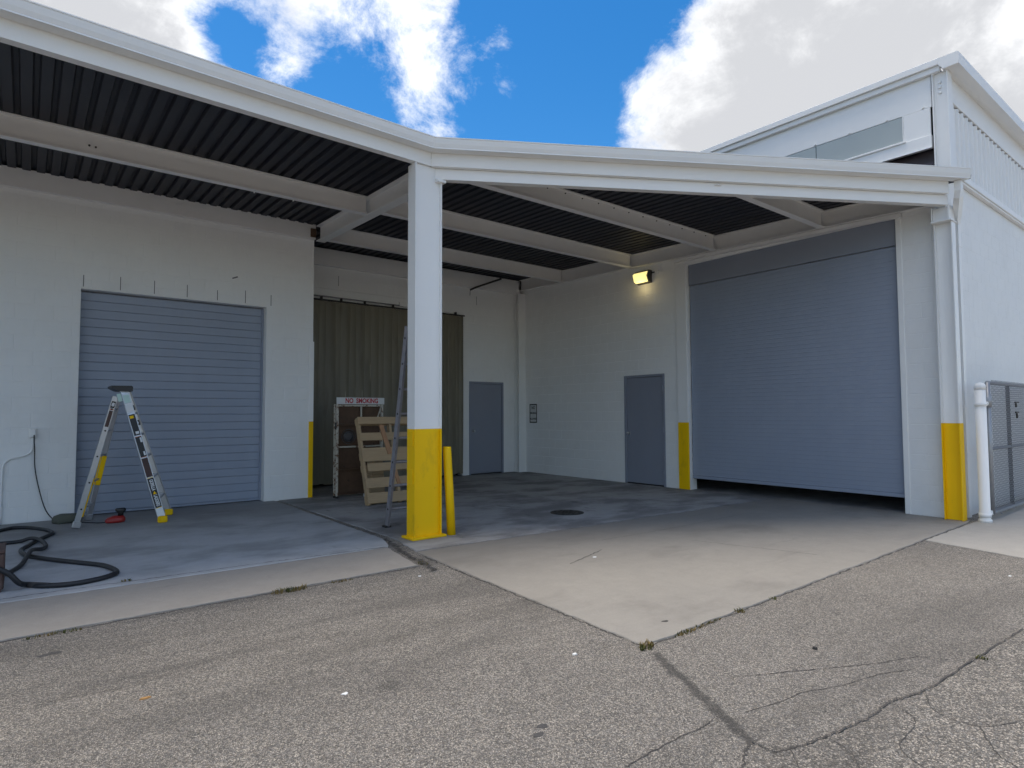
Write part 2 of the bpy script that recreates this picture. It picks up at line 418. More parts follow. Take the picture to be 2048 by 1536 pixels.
# ------------------------------------------------------------------ geometry helpers
class MB:
    def __init__(s): s.v, s.f, s.sm, s.mi = [], [], [], []
    def face(s, idx, smooth=False, mi=0):
        s.f.append(tuple(idx)); s.sm.append(smooth); s.mi.append(mi)
    def box(s, x0, x1, y0, y1, z0, z1, c=0.0, mi=0):
        if c <= 0:
            b = len(s.v)
            s.v += [(x, y, z) for z in (z0, z1) for y in (y0, y1) for x in (x0, x1)]
            for q in ((0, 2, 3, 1), (4, 5, 7, 6), (0, 1, 5, 4), (2, 6, 7, 3), (0, 4, 6, 2), (1, 3, 7, 5)):
                s.face([b + i for i in q], mi=mi)
            return s
        lo, hi = (x0, y0, z0), (x1, y1, z1)
        idx = {}
        for sx in (0, 1):
            for sy in (0, 1):
                for sz in (0, 1):
                    sg = (sx, sy, sz)
                    for a in range(3):
                        p = [(hi[k] - c if sg[k] else lo[k] + c) for k in range(3)]
                        p[a] = hi[a] if sg[a] else lo[a]
                        idx[sg, a] = len(s.v); s.v.append(tuple(p))
        def orient(ids):
            n = Vector((0, 0, 0)); ps = [Vector(s.v[i]) for i in ids]
            for i in range(len(ps)): n += ps[i].cross(ps[(i + 1) % len(ps)])
            ctr = sum(ps, Vector()) / len(ps) - Vector([(lo[k] + hi[k]) / 2 for k in range(3)])
            if n.dot(ctr) < 0: ids = ids[::-1]
            s.face(ids, mi=mi)
        for a in range(3):
            b_, c_ = [k for k in range(3) if k != a]
            for sa in (0, 1):
                ids = []
                for (i, j) in ((0, 0), (1, 0), (1, 1), (0, 1)):
                    sg = [0, 0, 0]; sg[a] = sa; sg[b_] = i; sg[c_] = j
                    ids.append(idx[tuple(sg), a])
                orient(ids)
        for a in range(3):                       # edges along axis a
            b_, c_ = [k for k in range(3) if k != a]
            for i in (0, 1):
                for j in (0, 1):
                    ids = []
                    for sa, ax in ((0, b_), (1, b_), (1, c_), (0, c_)):
                        sg = [0, 0, 0]; sg[a] = sa; sg[b_] = i; sg[c_] = j
                        ids.append(idx[tuple(sg), ax])
                    orient(ids)
        for sx in (0, 1):
            for sy in (0, 1):
                for sz in (0, 1):
                    orient([idx[(sx, sy, sz), a] for a in range(3)])
        return s
    def obox(s, p0, p1, wdir, w, d, c=0.0, mi=0):
        """bar from p0 to p1, w wide along wdir, d deep across"""
        p0, p1 = Vector(p0), Vector(p1)
        u = (p1 - p0).normalized(); L = (p1 - p0).length
        wv = Vector(wdir); wv = (wv - u * wv.dot(u)).normalized(); dv = u.cross(wv)
        t = MB(); t.box(-w / 2, w / 2, -d / 2, d / 2, 0, L, c)
        b = len(s.v)
        s.v += [tuple(p0 + wv * x + dv * y + u * z) for x, y, z in t.v]
        det = wv.cross(dv).dot(u)
        for f in t.f: s.face([b + i for i in (f if det > 0 else f[::-1])], mi=mi)
        return s
    def tube(s, pts, r, n=10, cap=True, mi=0, closed=False, rfun=None):
        pts = [Vector(p) for p in pts]
        K = len(pts)
        tang = []
        for i in range(K):
            a = pts[max(i - 1, 0)] if not closed else pts[i - 1]
            b = pts[min(i + 1, K - 1)] if not closed else pts[(i + 1) % K]
            tang.append((b - a).normalized())
        nv = Vector((0, 0, 1)) if abs(tang[0].z) < .9 else Vector((1, 0, 0))
        nv = (nv - tang[0] * nv.dot(tang[0])).normalized()
        rings = []
        for i in range(K):
            nv = nv - tang[i] * nv.dot(tang[i])
            nv.normalize()
            bv = tang[i].cross(nv)
            rr = r if rfun is None else rfun(i)
            ring = []
            for k in range(n):
                a = 2 * math.pi * k / n
                ring.append(len(s.v)); s.v.append(tuple(pts[i] + nv * (math.cos(a) * rr) + bv * (math.sin(a) * rr)))
            rings.append(ring)
        rng = range(K) if closed else range(K - 1)
        for i in rng:
            a, b = rings[i], rings[(i + 1) % K]
            for k in range(n):
                s.face([a[k], a[(k + 1) % n], b[(k + 1) % n], b[k]], True, mi)
        if cap and not closed:
            s.face(rings[0][::-1], mi=mi); s.face(rings[-1], mi=mi)
        return s
    def prism(s, prof, axis, t0, t1, dz=(0, 0), mi=0):
        """closed 2D profile extruded along axis; X: (y,z)  Y: (x,z)  Z: (x,y)"""
        b = len(s.v); n = len(prof)
        for t, d in ((t0, dz[0]), (t1, dz[1])):
            for a, c in prof:
                s.v.append({'X': (t, a, c + d), 'Y': (a, t, c + d), 'Z': (a, c, t)}[axis])
        area = sum(prof[i][0] * prof[(i + 1) % n][1] - prof[(i + 1) % n][0] * prof[i][1] for i in range(n))
        flip = (area < 0) ^ (axis == 'Y') ^ (t1 < t0)
        def ad(ids): s.face(ids[::-1] if flip else ids, mi=mi)
        ad([b + i for i in range(n)][::-1]); ad([b + n + i for i in range(n)])
        for i in range(n):
            j = (i + 1) % n
            ad([b + i, b + j, b + n + j, b + n + i])
        return s
    def sweep(s, prof, path, mi=0):
        """profile (outward offset, height) swept along a plan path with mitred corners; outward = right of travel"""
        path = [Vector(p) for p in path]; n = len(prof); rings = []
        for i, p in enumerate(path):
            ds = []
            if i > 0: ds.append((path[i] - path[i - 1]).to_2d().normalized())
            if i < len(path) - 1: ds.append((path[i + 1] - path[i]).to_2d().normalized())
            ns = [Vector((d.y, -d.x)) for d in ds]
            nn = sum(ns, Vector((0, 0))); nn.normalize()
            k = 1 / nn.dot(ns[0])
            ring = []
            for o, h in prof:
                ring.append(len(s.v)); s.v.append((p.x + nn.x * o * k, p.y + nn.y * o * k, p.z + h))
            rings.append(ring)
        for a, b in zip(rings, rings[1:]):
            for i in range(n):
                j = (i + 1) % n
                s.face([a[i], b[i], b[j], a[j]], mi=mi)
        s.face(rings[0], mi=mi); s.face(rings[-1][::-1], mi=mi)
        return s
    def mesh(s, name):
        me = bpy.data.meshes.new(name)
        me.from_pydata(s.v, [], s.f)
        me.polygons.foreach_set('use_smooth', s.sm)
        me.polygons.foreach_set('material_index', s.mi)
        me.validate(clean_customdata=False)
        return me
    def build(s, name, mats, parent=None, fix=False):
        me = s.mesh(name)
        if fix:
            import bmesh
            bm = bmesh.new(); bm.from_mesh(me); bmesh.ops.recalc_face_normals(bm, faces=bm.faces); bm.to_mesh(me); bm.free()
        return put(name, me, mats, parent)

def put(name, me, mats, parent=None, loc=None):
    if isinstance(mats, str): mats = [mats]
    if len(me.materials) == 0:
        for k in mats: me.materials.append(MT[k])
    o = bpy.data.objects.new(name, me)
    COL.objects.link(o)
    if parent is not None: o.parent = parent
    if loc is not None: o.location = loc
    return o
def tag(o, label, cat, group=None):
    o['label'] = label; o['category'] = cat
    if group: o['group'] = group
    return o
def thing(name, label, cat, group=None):
    o = bpy.data.objects.new(name, None); o.empty_display_size = .1
    COL.objects.link(o)
    return tag(o, label, cat, group)
def struct(o, label=None):
    o['kind'] = 'structure'
    if label: o['label'] = label
    return o
def bx(name, mats, parent, x0, x1, y0, y1, z0, z1, c=.003):
    return MB().box(x0, x1, y0, y1, z0, z1, c).build(name, mats, parent)
def text(name, body, size, mat, parent, mtx, extrude=.0006, bold=.0, sx=1.0):
    cu = bpy.data.curves.new(name, 'FONT'); cu.body = body; cu.size = size
    cu.align_x = 'CENTER'; cu.align_y = 'CENTER'; cu.extrude = extrude; cu.offset = bold
    cu.resolution_u = 3
    cu.materials.append(MT[mat])
    t = bpy.data.objects.new(name, cu); COL.objects.link(t)
    bpy.context.view_layer.update()
    me = bpy.data.meshes.new_from_object(t.evaluated_get(bpy.context.evaluated_depsgraph_get()))
    bpy.data.objects.remove(t); bpy.data.curves.remove(cu)
    me.name = name; me.transform(mtx @ Matrix.Diagonal((sx, 1, 1, 1)))
    o = bpy.data.objects.new(name, me); COL.objects.link(o); o.parent = parent
    return o
def basis(o, x, z):
    x, z = Vector(x).normalized(), Vector(z).normalized()
    y = z.cross(x)
    m = Matrix.Identity(4)
    for i in range(3): m[i][0], m[i][1], m[i][2] = x[i], y[i], z[i]
    m.translation = Vector(o)
    return m
def catmull(pts, n=6):
    P = [Vector(p) for p in pts]; P = [P[0] * 2 - P[1]] + P + [P[-1] * 2 - P[-2]]
    out = []
    for i in range(1, len(P) - 2):
        a, b, c, d = P[i - 1:i + 3]
        for k in range(n):
            t = k / n
            out.append(.5 * ((2 * b) + (c - a) * t + (2 * a - 5 * b + 4 * c - d) * t * t + (3 * b - a - 3 * c + d) * t ** 3))
    out.append(P[-2])
    return out
def ibeam_prof(c, z0, w, h, tf=.014, tw=.010):
    return [(c - w / 2, z0), (c + w / 2, z0), (c + w / 2, z0 + tf), (c + tw / 2, z0 + tf), (c + tw / 2, z0 + h - tf), (c + w / 2, z0 + h - tf),
            (c + w / 2, z0 + h), (c - w / 2, z0 + h), (c - w / 2, z0 + h - tf), (c - tw / 2, z0 + h - tf), (c - tw / 2, z0 + tf), (c - w / 2, z0 + tf)]
_bc = {}
def box_mesh(dx, dy, dz, c, mat):
    k = (round(dx, 3), round(dy, 3), round(dz, 3), c, mat)
    if k not in _bc:
        me = MB().box(-k[0] / 2, k[0] / 2, -k[1] / 2, k[1] / 2, -k[2] / 2, k[2] / 2, c).mesh('piece')
        me.materials.append(MT[mat]); _bc[k] = me
    return _bc[k]

W, D = 5.645, 1.36                     # side wall plane, back wall plane
def zb(y): return 4.327 + .029 * y     # underside of canopy steel
ZD = .262                              # steel depth

# ================================================================== SETTING
def slab(name, mat, poly, ztop, thick=.05, jit=.010, step=.09, parent=None):
    pts = []
    for i in range(len(poly)):
        a, b = Vector(poly[i]), Vector(poly[(i + 1) % len(poly)])
        k = max(1, int((b - a).length / step)) if (b - a).length < 30 else 1
        for j in range(k):
            p = a.lerp(b, j / k)
            if j: p += Vector((random.uniform(-jit, jit), random.uniform(-jit, jit)))
            pts.append(p)
    mb = MB(); n = len(pts); e = .006
    c = sum(pts, Vector((0, 0))) / n
    for z, ins in ((ztop - thick, 0), (ztop - e, 0), (ztop, e)):
        for p in pts:
            q = p + (c - p).normalized() * ins
            mb.v.append((q.x, q.y, z))
    area = sum(pts[i].x * pts[(i + 1) % n].y - pts[(i + 1) % n].x * pts[i].y for i in range(n))
    rev = area < 0
    for l in (0, 1):
        for i in range(n):
            j = (i + 1) % n
            f = [l * n + i, l * n + j, (l + 1) * n + j, (l + 1) * n + i]
            mb.face(f[::-1] if rev else f)
    f = [2 * n + i for i in range(n)]
    mb.face(f[::-1] if rev else f)
    return mb.build(name, mat, parent)

g = MB(); g.v = [(-400, -400, -.010), (400, -400, -.010), (400, 400, -.010), (-400, 400, -.010)]; g.face((0, 1, 2, 3))
ground = struct(g.build('asphalt_ground', 'asphalt'), 'weathered tan and grey asphalt yard with exposed stone chips')
old = struct(slab('old_asphalt', 'asphalt_old', [(-1.36, -8.76), (-1.2, -8.9), (-.75, -8.98), (-.25, -9.03), (.35, -9.06), (1.25, -9.1), (9, -10.0), (9, -16), (-3, -16), (-1.62, -8.86)], -.006, .02, .012, .12), 'older cracked dark asphalt in the right foreground')
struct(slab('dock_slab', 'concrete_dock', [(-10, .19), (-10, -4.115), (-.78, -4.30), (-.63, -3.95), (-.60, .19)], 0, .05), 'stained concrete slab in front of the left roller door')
struct(slab('concrete_strip', 'concrete_strip', [(-10, -4.135), (-10, -5.27), (-.93, -5.20), (-.80, -4.325)], -.001, .05), 'pale concrete strip along the edge of the left slab')
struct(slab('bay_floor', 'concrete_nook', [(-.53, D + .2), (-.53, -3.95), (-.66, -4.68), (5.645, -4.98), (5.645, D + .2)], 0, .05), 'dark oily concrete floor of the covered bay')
struct(slab('apron', 'concrete_apron', [(-.675, -4.70), (-.86, -7.765), (5.40, -7.665), (5.75, -7.62), (5.75, -5.00)], -.001, .05, .009), 'pale concrete apron running out from the covered bay')
struct(slab('concrete_pad', 'concrete_pad', [(3.86, -7.715), (3.60, -8.75), (3.3, -11), (14, -11), (14, -7.66)], .001, .05), 'light concrete pad below the chain link gate')

def ribbon(pts, w, z, jit=.5, n=5):
    P = [Vector((x, y, 0)) for x, y in pts]
    P = catmull(P, n * 3)
    mb = MB()
    for i, p in enumerate(P):
        t = (P[min(i + 1, len(P) - 1)] - P[max(i - 1, 0)]).normalized()
        nn = Vector((-t.y, t.x, 0))
        ww = w * (1 + random.uniform(-jit, jit)) * (.25 if i in (0, len(P) - 1) else 1)
        o = nn * random.uniform(-w, w) * .9
        mb.v += [tuple(p + o + nn * ww / 2 + Vector((0, 0, z))), tuple(p + o - nn * ww / 2 + Vector((0, 0, z)))]
    for i in range(len(P) - 1):
        mb.face((2 * i, 2 * i + 1, 2 * i + 3, 2 * i + 2))
    return mb
for pts, w in [
    ([(-1.135, -8.575), (-.914, -8.625), (-.715, -8.649), (-.51, -8.727), (-.203, -8.797), (.012, -8.889)], .0035),
    ([(-1.909, -8.525), (-1.653, -8.519), (-1.422, -8.531), (-1.313, -8.521)], .006),
    ([(-.806, -8.35), (-.487, -8.51), (-.104, -8.709), (.198, -8.827), (.282, -8.923), (.345, -9.046)], .004),
    ([(-1.351, -8.727), (-1.462, -8.77), (-1.577, -8.818), (-1.70, -8.80)], .008),
    ([(-3.9, -6.35), (-3.3, -6.45), (-2.7, -6.3), (-2.1, -6.42)], .003)]:
    ribbon(pts, w, -.0072).build('crack', 'crack_dark', ground)
for pts, w in [
    ([(-1.351, -8.727), (-1.358, -8.83), (-1.284, -8.866), (-1.073, -8.91), (-.821, -8.948), (-.747, -8.961), (-.506, -8.955), (-.242, -9.017), (.345, -9.046), (1.247, -9.092)], .007),
    ([(-1.284, -8.866), (-1.397, -8.963)], .004), ([(-1.073, -8.91), (-1.113, -9.028), (-1.216, -9.108)], .004),
    ([(-.242, -9.017), (-.454, -9.125), (-.459, -9.297), (-.253, -9.406)], .0035), ([(-.506, -8.955), (-.63, -9.102), (-.913, -9.141), (-1.021, -9.265)], .004),
    ([(-.459, -9.297), (-.655, -9.397), (-.736, -9.494)], .005)]:
    ribbon(pts, w, -.0032).build('crack', 'crack_dark', old)
ribbon([(-.62, -3.9), (-.70, -4.3), (-.79, -4.7), (-.84, -5.1), (-.92, -5.45)], .035, .0006, .5, 8).build('crack', 'crack_dark', ground)
for pts, w, z in [
    ([(-10, -4.125), (-7, -4.13), (-4.5, -4.14), (-3.598, -4.13), (-2.9, -4.17), (-2.12, -4.20), (-1.5, -4.255), (-.80, -4.31)], .010, .0012),
    ([(-10, -5.285), (-7, -5.265), (-5, -5.25), (-3.6, -5.24), (-2.4, -5.235), (-1.6, -5.225), (-.93, -5.215)], .016, -.0086),
    ([(-.70, -4.9), (-.745, -5.5), (-.79, -6.3), (-.835, -7.1), (-.868, -7.75)], .016, -.0086),
    ([(-.85, -7.775), (.3, -7.757), (1.5, -7.737), (2.7, -7.718), (3.8, -7.70), (4.6, -7.682), (5.35, -7.672)], .014, -.0086),
    ([(-.66, -4.69), (.4, -4.75), (1.6, -4.80), (3.0, -4.86), (4.5, -4.93), (5.6, -4.985)], .007, .0012)]:
    ribbon(pts, w, z, .6, 8).build('joint_dirt', 'crack_dark', ground)
for pts, w in [([(.164, -6.052), (.5, -5.94), (.836, -5.825)], .008), ([(1.912, -6.105), (2.088, -6.707), (2.279, -7.328)], .005), ([(1.1, -5.5), (2.4, -5.55), (3.9, -5.52)], .004)]:
    ribbon(pts, w, .0014).build('crack', 'crack_dark', ground)

# ================================================================== LOW BUILDING (left wall, back wall)
low = thing('low_building', 'low white painted block building with grey roller door, vinyl strip doorway and grey steel door', 'building')
def blocks(parent, axis, plane, face, u0, u1, z0, z1, holes, name='block', proud=.0026, joined=False, ch=.0025):
    """running-bond block faces on a wall; axis 'X' (u = x, plane is y) or 'Y' (u = y, plane is x); face = outward sign"""
    bw, bh, jt, th = .4064, .2032, .009, .02
    joiner = MB() if joined else None
    row = 0; z = z0
    while z < z1 - .02:
        zt = min(z + bh, z1)
        u = u0 - (bw / 2 if row % 2 else 0)
        while u < u1 - .02:
            rects = [(max(u, u0) + jt / 2, min(u + bw, u1) - jt / 2, z + jt / 2, zt - jt / 2)]
            for h in holes:
                nr = []
                for a, b, c, d in rects:
                    if b <= h[0] or a >= h[1] or d <= h[2] or c >= h[3]: nr.append((a, b, c, d)); continue
                    if a < h[0]: nr.append((a, h[0], c, d))
                    if b > h[1]: nr.append((h[1], b, c, d))
                    aa, bb = max(a, h[0]), min(b, h[1])
                    if d > h[3]: nr.append((aa, bb, h[3], d))
                    if c < h[2]: nr.append((aa, bb, c, h[2]))
                rects = nr
            for a, b, c, d in rects:
                if b - a < .03 or d - c < .03: continue
                pr = proud * (1 + random.uniform(-.2, .35))
                cu = plane + face * (pr - th / 2)
                if joiner is not None:
                    lo, hi = sorted((plane + face * pr, plane + face * (pr - th)))
                    if axis == 'X': joiner.box(a, b, lo, hi, c, d, ch)
                    else: joiner.box(lo, hi, a, b, c, d, ch)
                elif axis == 'X':
                    put(name, box_mesh(b - a, th, d - c, .0025, 'block'), 'block', parent, ((a + b) / 2, cu, (c + d) / 2))
                else:
                    put(name, box_mesh(th, b - a, d - c, .0025, 'block'), 'block', parent, (cu, (a + b) / 2, (c + d) / 2))
            u += bw
        z += bh; row += 1
    if joiner is not None:
        o = joiner.build(name, 'block', parent); o['kind'] = 'stuff'
def wall_core(name, parent, axis, lo, hi, u0, u1, z0, z1, holes):
    """solid wall between lo and hi (thickness axis) with rectangular holes that reach the floor or not"""
    mb = MB()
    us = sorted({u0, u1, *[h[0] for h in holes], *[h[1] for h in holes]})
    for a, b in zip(us, us[1:]):
        hs = [h for h in holes if h[0] <= a + 1e-6 and h[1] >= b - 1e-6]
        spans = [(z0, z1)]
        for h in hs:
            ns = []
            for c, d in spans:
                if h[2] > c: ns.append((c, min(h[2], d)))
                if h[3] < d: ns.append((max(h[3], c), d))
            spans = ns
        for c, d in spans:
            if axis == 'X': mb.box(a, b, lo, hi, c, d)
            else: mb.box(lo, hi, a, b, c, d)
    return mb.build(name, 'block', parent)

LD = (-3.234, -.772, -1, 3.119)        # left roller door opening (x0,x1,z0,z1)
lw = wall_core('front_wall', low, 'X', 0, .2, -10, -.002, -.05, 4.586, [LD])
blocks(lw, 'X', 0, -1, -5.35, -.004, .0, 4.36, [LD])
BC = (.30, 3.94, -1, 3.63); BD = (4.118, 5.105, -1, 2.127)
bw_ = wall_core('back_wall', low, 'X', D, D + .2, -.1, W + .002, -.05, 4.62, [BC, BD])
blocks(bw_, 'X', D, -1, 0, 5.40, .0, 4.5, [BC, BD, (-1, 3.96, 3.63, 3.84)])
bx('return_wall', 'block', low, -.2, -.004, .202, D - .002, -.05, 4.58, 0)
bx('lintel', 'block', low, .004, 3.97, D - .022, D - .001, 3.645, 3.835, .006)
# remaining shell behind, never lit
sh = MB()
sh.box(-10.2, -10, 0, 9, -.05, 4.743); sh.box(-10.2, W, 9, 9.2, -.05, 4.743)
sh.build('rear_wall', 'block', low)
bx('roof', 'deck', low, -10.2, W + .2, .23, 9.2, 4.745, 4.84, 0)
bx('room_floor', 'dark_room', low, -10, W, D + .21, 9, -.03, -.004, 0)
# open head joints above the left door, a scar on the wall
for x in (-3.21, -2.78, -2.36, -1.93, -1.51, -1.10, -.705):
    h = .185 + random.uniform(-.03, .02)
    MB().box(x - .005, x + .005, -.0042, -.0030, 3.15, 3.15 + h).build('head_joint', 'grey_mark', low)
MB().obox((-1.30, -.0045, 3.52), (-1.22, -.0045, 3.555), (0, 0, 1), .02, .002).build('wall_scar', 'grey_mark', low)
for x, z0, z1 in ((1.0, 3.92, 4.12), (4.33, 3.9, 4.1)):
    MB().box(x - .005, x + .005, D - .0045, D - .0033, z0, z1).build('head_joint', 'grey_mark', low)

def roller(parent, axis, plane, face, u0, u1, z0, z1, pitch, bulge, mat):
    """curtain of interlocking slats, each its own mesh object sharing data"""
    n = int((z1 - z0) / pitch)
    gr = min(.004, .8 * bulge)
    p = [(gr, 0), (-.45 * bulge, pitch * .03), (-.85 * bulge, pitch * .08), (-bulge, pitch * .3), (-bulge, pitch * .75), (-.85 * bulge, pitch * .93), (-.45 * bulge, pitch * .975), (gr, pitch * .997), (.012, pitch * .997), (.012, 0)]
    prof = [(-face * a if axis == 'X' else -face * a, z) for a, z in p]
    mb = MB().prism(prof, axis, 0, u1 - u0)
    for i in range(len(mb.f)):
        if len(mb.f[i]) == 4: mb.sm[i] = False
    me = mb.mesh('slat'); me.materials.append(MT[mat])
    out = []
    for i in range(n):
        loc = (u0, plane, z0 + i * pitch) if axis == 'X' else (plane, u0, z0 + i * pitch)
        o = put('slat', me, mat, parent, loc)
        o.location[1 if axis == 'X' else 0] += random.uniform(-.12, .12) * bulge
        out.append(o)
    return out
rd = bpy.data.objects.new('roller_door', None); COL.objects.link(rd); rd.parent = low
roller(rd, 'X', .165, -1, LD[0] + .005, LD[1] - .03, .045, 3.2, .1225, .0065, 'roller_grey')
bx('bottom_bar', 'roller_grey', rd, LD[0] + .005, LD[1] - .03, .145, .18, .012, .044)
bx('guide', 'roller_grey', rd, LD[1] - .028, LD[1] - .002, .135, .185, .002, 3.115)
bx('guide', 'roller_grey', rd, LD[0] + .001, LD[0] + .004, .135, .185, .002, 3.115, .001)

def steel_door(parent, axis, plane, face, u0, u1, h, knob_u, hinge_u):
    d = bpy.data.objects.new('steel_door', None); COL.objects.link(d); d.parent = parent
    def b(name, mat, a0, a1, o0, o1, z0, z1, c=.003):
        lo, hi = sorted((plane - face * o0, plane - face * o1))
        a0, a1 = sorted((a0, a1))
        if axis == 'X': return bx(name, mat, d, a0, a1, lo, hi, z0, z1, c)
        return bx(name, mat, d, lo, hi, a0, a1, z0, z1, c)
    fw = .048
    b('door_frame', 'door_grey', u0 + .001, u0 + fw, -.012, .12, .0, h - .001)
    b('door_frame', 'door_grey', u1 - fw, u1 - .001, -.012, .12, .0, h - .001)
    b('door_frame', 'door_grey', u0 + fw + .001, u1 - fw - .001, -.012, .12, h - fw, h - .001)
    b('door_leaf', 'door_grey', u0 + fw + .004, u1 - fw - .004, .012, .058, .022, h - fw - .004)
    b('threshold', 'dark_metal', u0 + fw + .002, u1 - fw - .002, .0, .12, .001, .014)
    for z in (h * .12, h * .5, h * .87):
        b('hinge', 'door_grey', hinge_u - .012, hinge_u + .012, -.02, .012, z - .055, z + .055)
    kz = .99
    b('rose', 'galvanised', knob_u - .032, knob_u + .032, .004, .0115, kz - .032, kz + .032, .0025)
    o = Vector((knob_u, plane, kz)) if axis == 'X' else Vector((plane, knob_u, kz))
    nv = Vector((0, face, 0)) if axis == 'X' else Vector((face, 0, 0))
    rr = [.012, .012, .018, .027, .027, .018, .004]; oo = [-.005, .02, .026, .034, .05, .06, .063]
    MB().tube([o + nv * q for q in oo], .02, 12, rfun=lambda i: rr[i]).build('knob', 'aluminium', d)
    return d
steel_door(low, 'X', D, -1, BD[0], BD[1], BD[3], BD[0] + .12, BD[1] - .05)

# rail and brackets over the strip doorway
rail = thing('curtain_rail', 'rusty dark rail and brackets over the vinyl strip doorway', 'rail')
MB().tube([(.05, D - .07, 3.60), (3.95, D - .07, 3.60)], .016, 8).build('tube_rail', 'dark_metal', rail)
MB().tube([(.05, D - .045, 3.675), (2.4, D - .045, 3.665)], .014, 8).build('tube_rail', 'aluminium_dull', rail)
for x in (.62, 1.02, 1.52, 2.15, 3.7):
    bx('bracket', 'dark_metal', rail, x, x + .03, D - .09, D - .024, 3.59, 3.665)
bx('cover_strip', 'block', rail, 2.32, 3.2, D - .06, D - .024, 3.66, 3.74)
cur = thing('strip_curtain', 'dirty olive vinyl strip curtain hanging in the tall doorway', 'curtain')
x = .10; k = 0
while x < 3.92:
    w = .215; y = D - .052 + (.006 if k % 2 else 0)
    z0 = .03 + random.uniform(0, .03)
    mb = MB(); cols, rows = 5, 9
    ph, am = random.uniform(0, 6), random.uniform(.006, .02)
    xe = min(x + w, 3.925)
    for s_ in (0, 1):
        for j in range(rows + 1):
            for i in range(cols + 1):
                u = i / cols; t = j / rows
                yy = y - .012 * math.sin(u * math.pi) + am * (1 - t) * math.sin(ph + t * 4) + s_ * .003
                mb.v.append((x + (xe - x) * u, yy, z0 + (3.585 - z0) * t))
    q = (cols + 1) * (rows + 1)
    for s_ in (0, 1):
        for j in range(rows):
            for i in range(cols):
                f = [s_ * q + j * (cols + 1) + i, s_ * q + j * (cols + 1) + i + 1, s_ * q + (j + 1) * (cols + 1) + i + 1, s_ * q + (j + 1) * (cols + 1) + i]
                mb.face(f if s_ == 0 else f[::-1], True)
    mb.build('strip', 'vinyl', cur)
    x += .155; k += 1

# ================================================================== TALL BUILDING (right)
tall = thing('tall_building', 'tall white warehouse on the right with big grey roller door and high strip windows', 'building')
RDo = (-6.921, -3.455, -1, 4.09); SD = (-2.927, -1.928, -1, 2.13)
sw = wall_core('side_wall', tall, 'Y', W, W + .2, -7.40, D + .2, -.05, 4.5, [RDo, SD])
blocks(sw, 'Y', W, -1, -7.395, D - .003, .0, 4.36, [(-7.0, -3.2, -1, 4.5), SD])
blocks(sw, 'Y', W, -1, -7.395, -6.99, .0, 4.36, [(-6.995, 0, -1, 5)]) if False else None
FY = -7.50
fw_ = wall_core('front_wall', tall, 'X', FY, FY + .099, W + .02, 14, -.05, 4.52, [])
blocks(fw_, 'X', FY, -1, W + .22, 10.4, .0, 4.50, [], joined=True, proud=.0011, ch=.0010)
sh = MB(); sh.box(14, 14.2, FY, 9.2, -.05, 6.0); sh.box(W, 14, 9, 9.2, -.05, 6.0); sh.box(W + .205, W + .3, D + .21, 9, -.05, 6.0)
sh.build('rear_wall', 'block', tall)
bx('room_floor', 'concrete_nook', tall, W + .02, 14, FY + .11, 9, -.03, -.003, 0)
# big roller door with flat hood panel above
rd2 = bpy.data.objects.new('roller_door', None); COL.objects.link(rd2); rd2.parent = tall
roller(rd2, 'Y', W + .07, -1, RDo[0] + .02, RDo[1] - .02, .262, 3.735, .0662, .0011, 'roller_grey_big')
bx('bottom_bar', 'roller_grey_big', rd2, W + .055, W + .085, RDo[0] + .02, RDo[1] - .02, .205, .26)
bx('hood_panel', 'hood_grey', rd2, W + .045, W + .062, RDo[0] + .012, RDo[1] - .012, 3.710, 4.10)
bx('guide', 'white_steel', rd2, W - .012, W + .05, RDo[0] - .055, RDo[0] + .012, .0, 4.10, .004)
steel_door(tall, 'Y', W, -1, SD[0], SD[1], SD[3], SD[1] - .11, SD[0] + .05)
# upper storey on the canopy side
YF = 3.0
X0 = W - .02
bx('upper_panel', 'white_steel', tall, X0, X0 + .03, -7.40, YF, 5.47, 5.90)
bx('roof_trim', 'white_steel', tall, X0 - .055, X0 - .002, -7.523, YF, 5.89, 5.975, .006)
bx('roof_trim', 'white_steel', tall, X0 - .09, X0 - .057, -7.523, YF, 5.965, 6.055, .006)
bx('end_panel', 'white_steel', tall, X0 - .012, X0 + .02, -7.385, -7.062, 5.09, 5.463)
bx('sill_band', 'white_steel', tall, X0 - .03, X0 + .03, -7.395, YF, 4.905, 5.085, .006)
bx('sill_trim', 'white_steel', tall, X0 - .05, X0 - .031, -7.09, YF, 5.072, 5.10, .004)
bx('drip_edge', 'white_steel', tall, X0 - .045, X0 - .031, -7.40, YF, 4.90, 4.918, .002)
wb = bpy.data.objects.new('strip_window', None); COL.objects.link(wb); wb.parent = tall
ys = [-7.055, -5.86, -4.6, -3.3, -2.0, -.6, 1.0, 2.9]
for a, b in zip(ys, ys[1:]):
    bx('pane', 'glass', wb, X0 + .004, X0 + .012, a + .004, b - .004, 5.10, 5.466, .001)
bx('window_frame', 'white_steel', wb, X0 - .014, X0 + .02, -7.060, -7.048, 5.095, 5.468, .002)
for y in (-7.3, -6.85, -6.35, -5.85, -5.3, -4.7, -4.0):
    MB().tube([(X0 - .001, y, 5.49), (X0 - .022, y, 5.49)], .014, 8).build('screw_cap', 'white_steel', tall)
MB().prism([(W + .001, 4.5), (W + .118, 4.5), (W + .118, 4.78), (W + .001, 4.78)], 'Y', -7.39, YF, (-.05, .0)).build('wall_plate', 'recess_board', tall, fix=True)
bx('recess_board', 'recess_board', tall, W + .12, W + .16, -7.42, YF, 4.5, 4.93, 0)
bx('roof', 'deck', tall, X0 - .05, 14.2, -7.45, 9.2, 5.985, 6.04, 0)
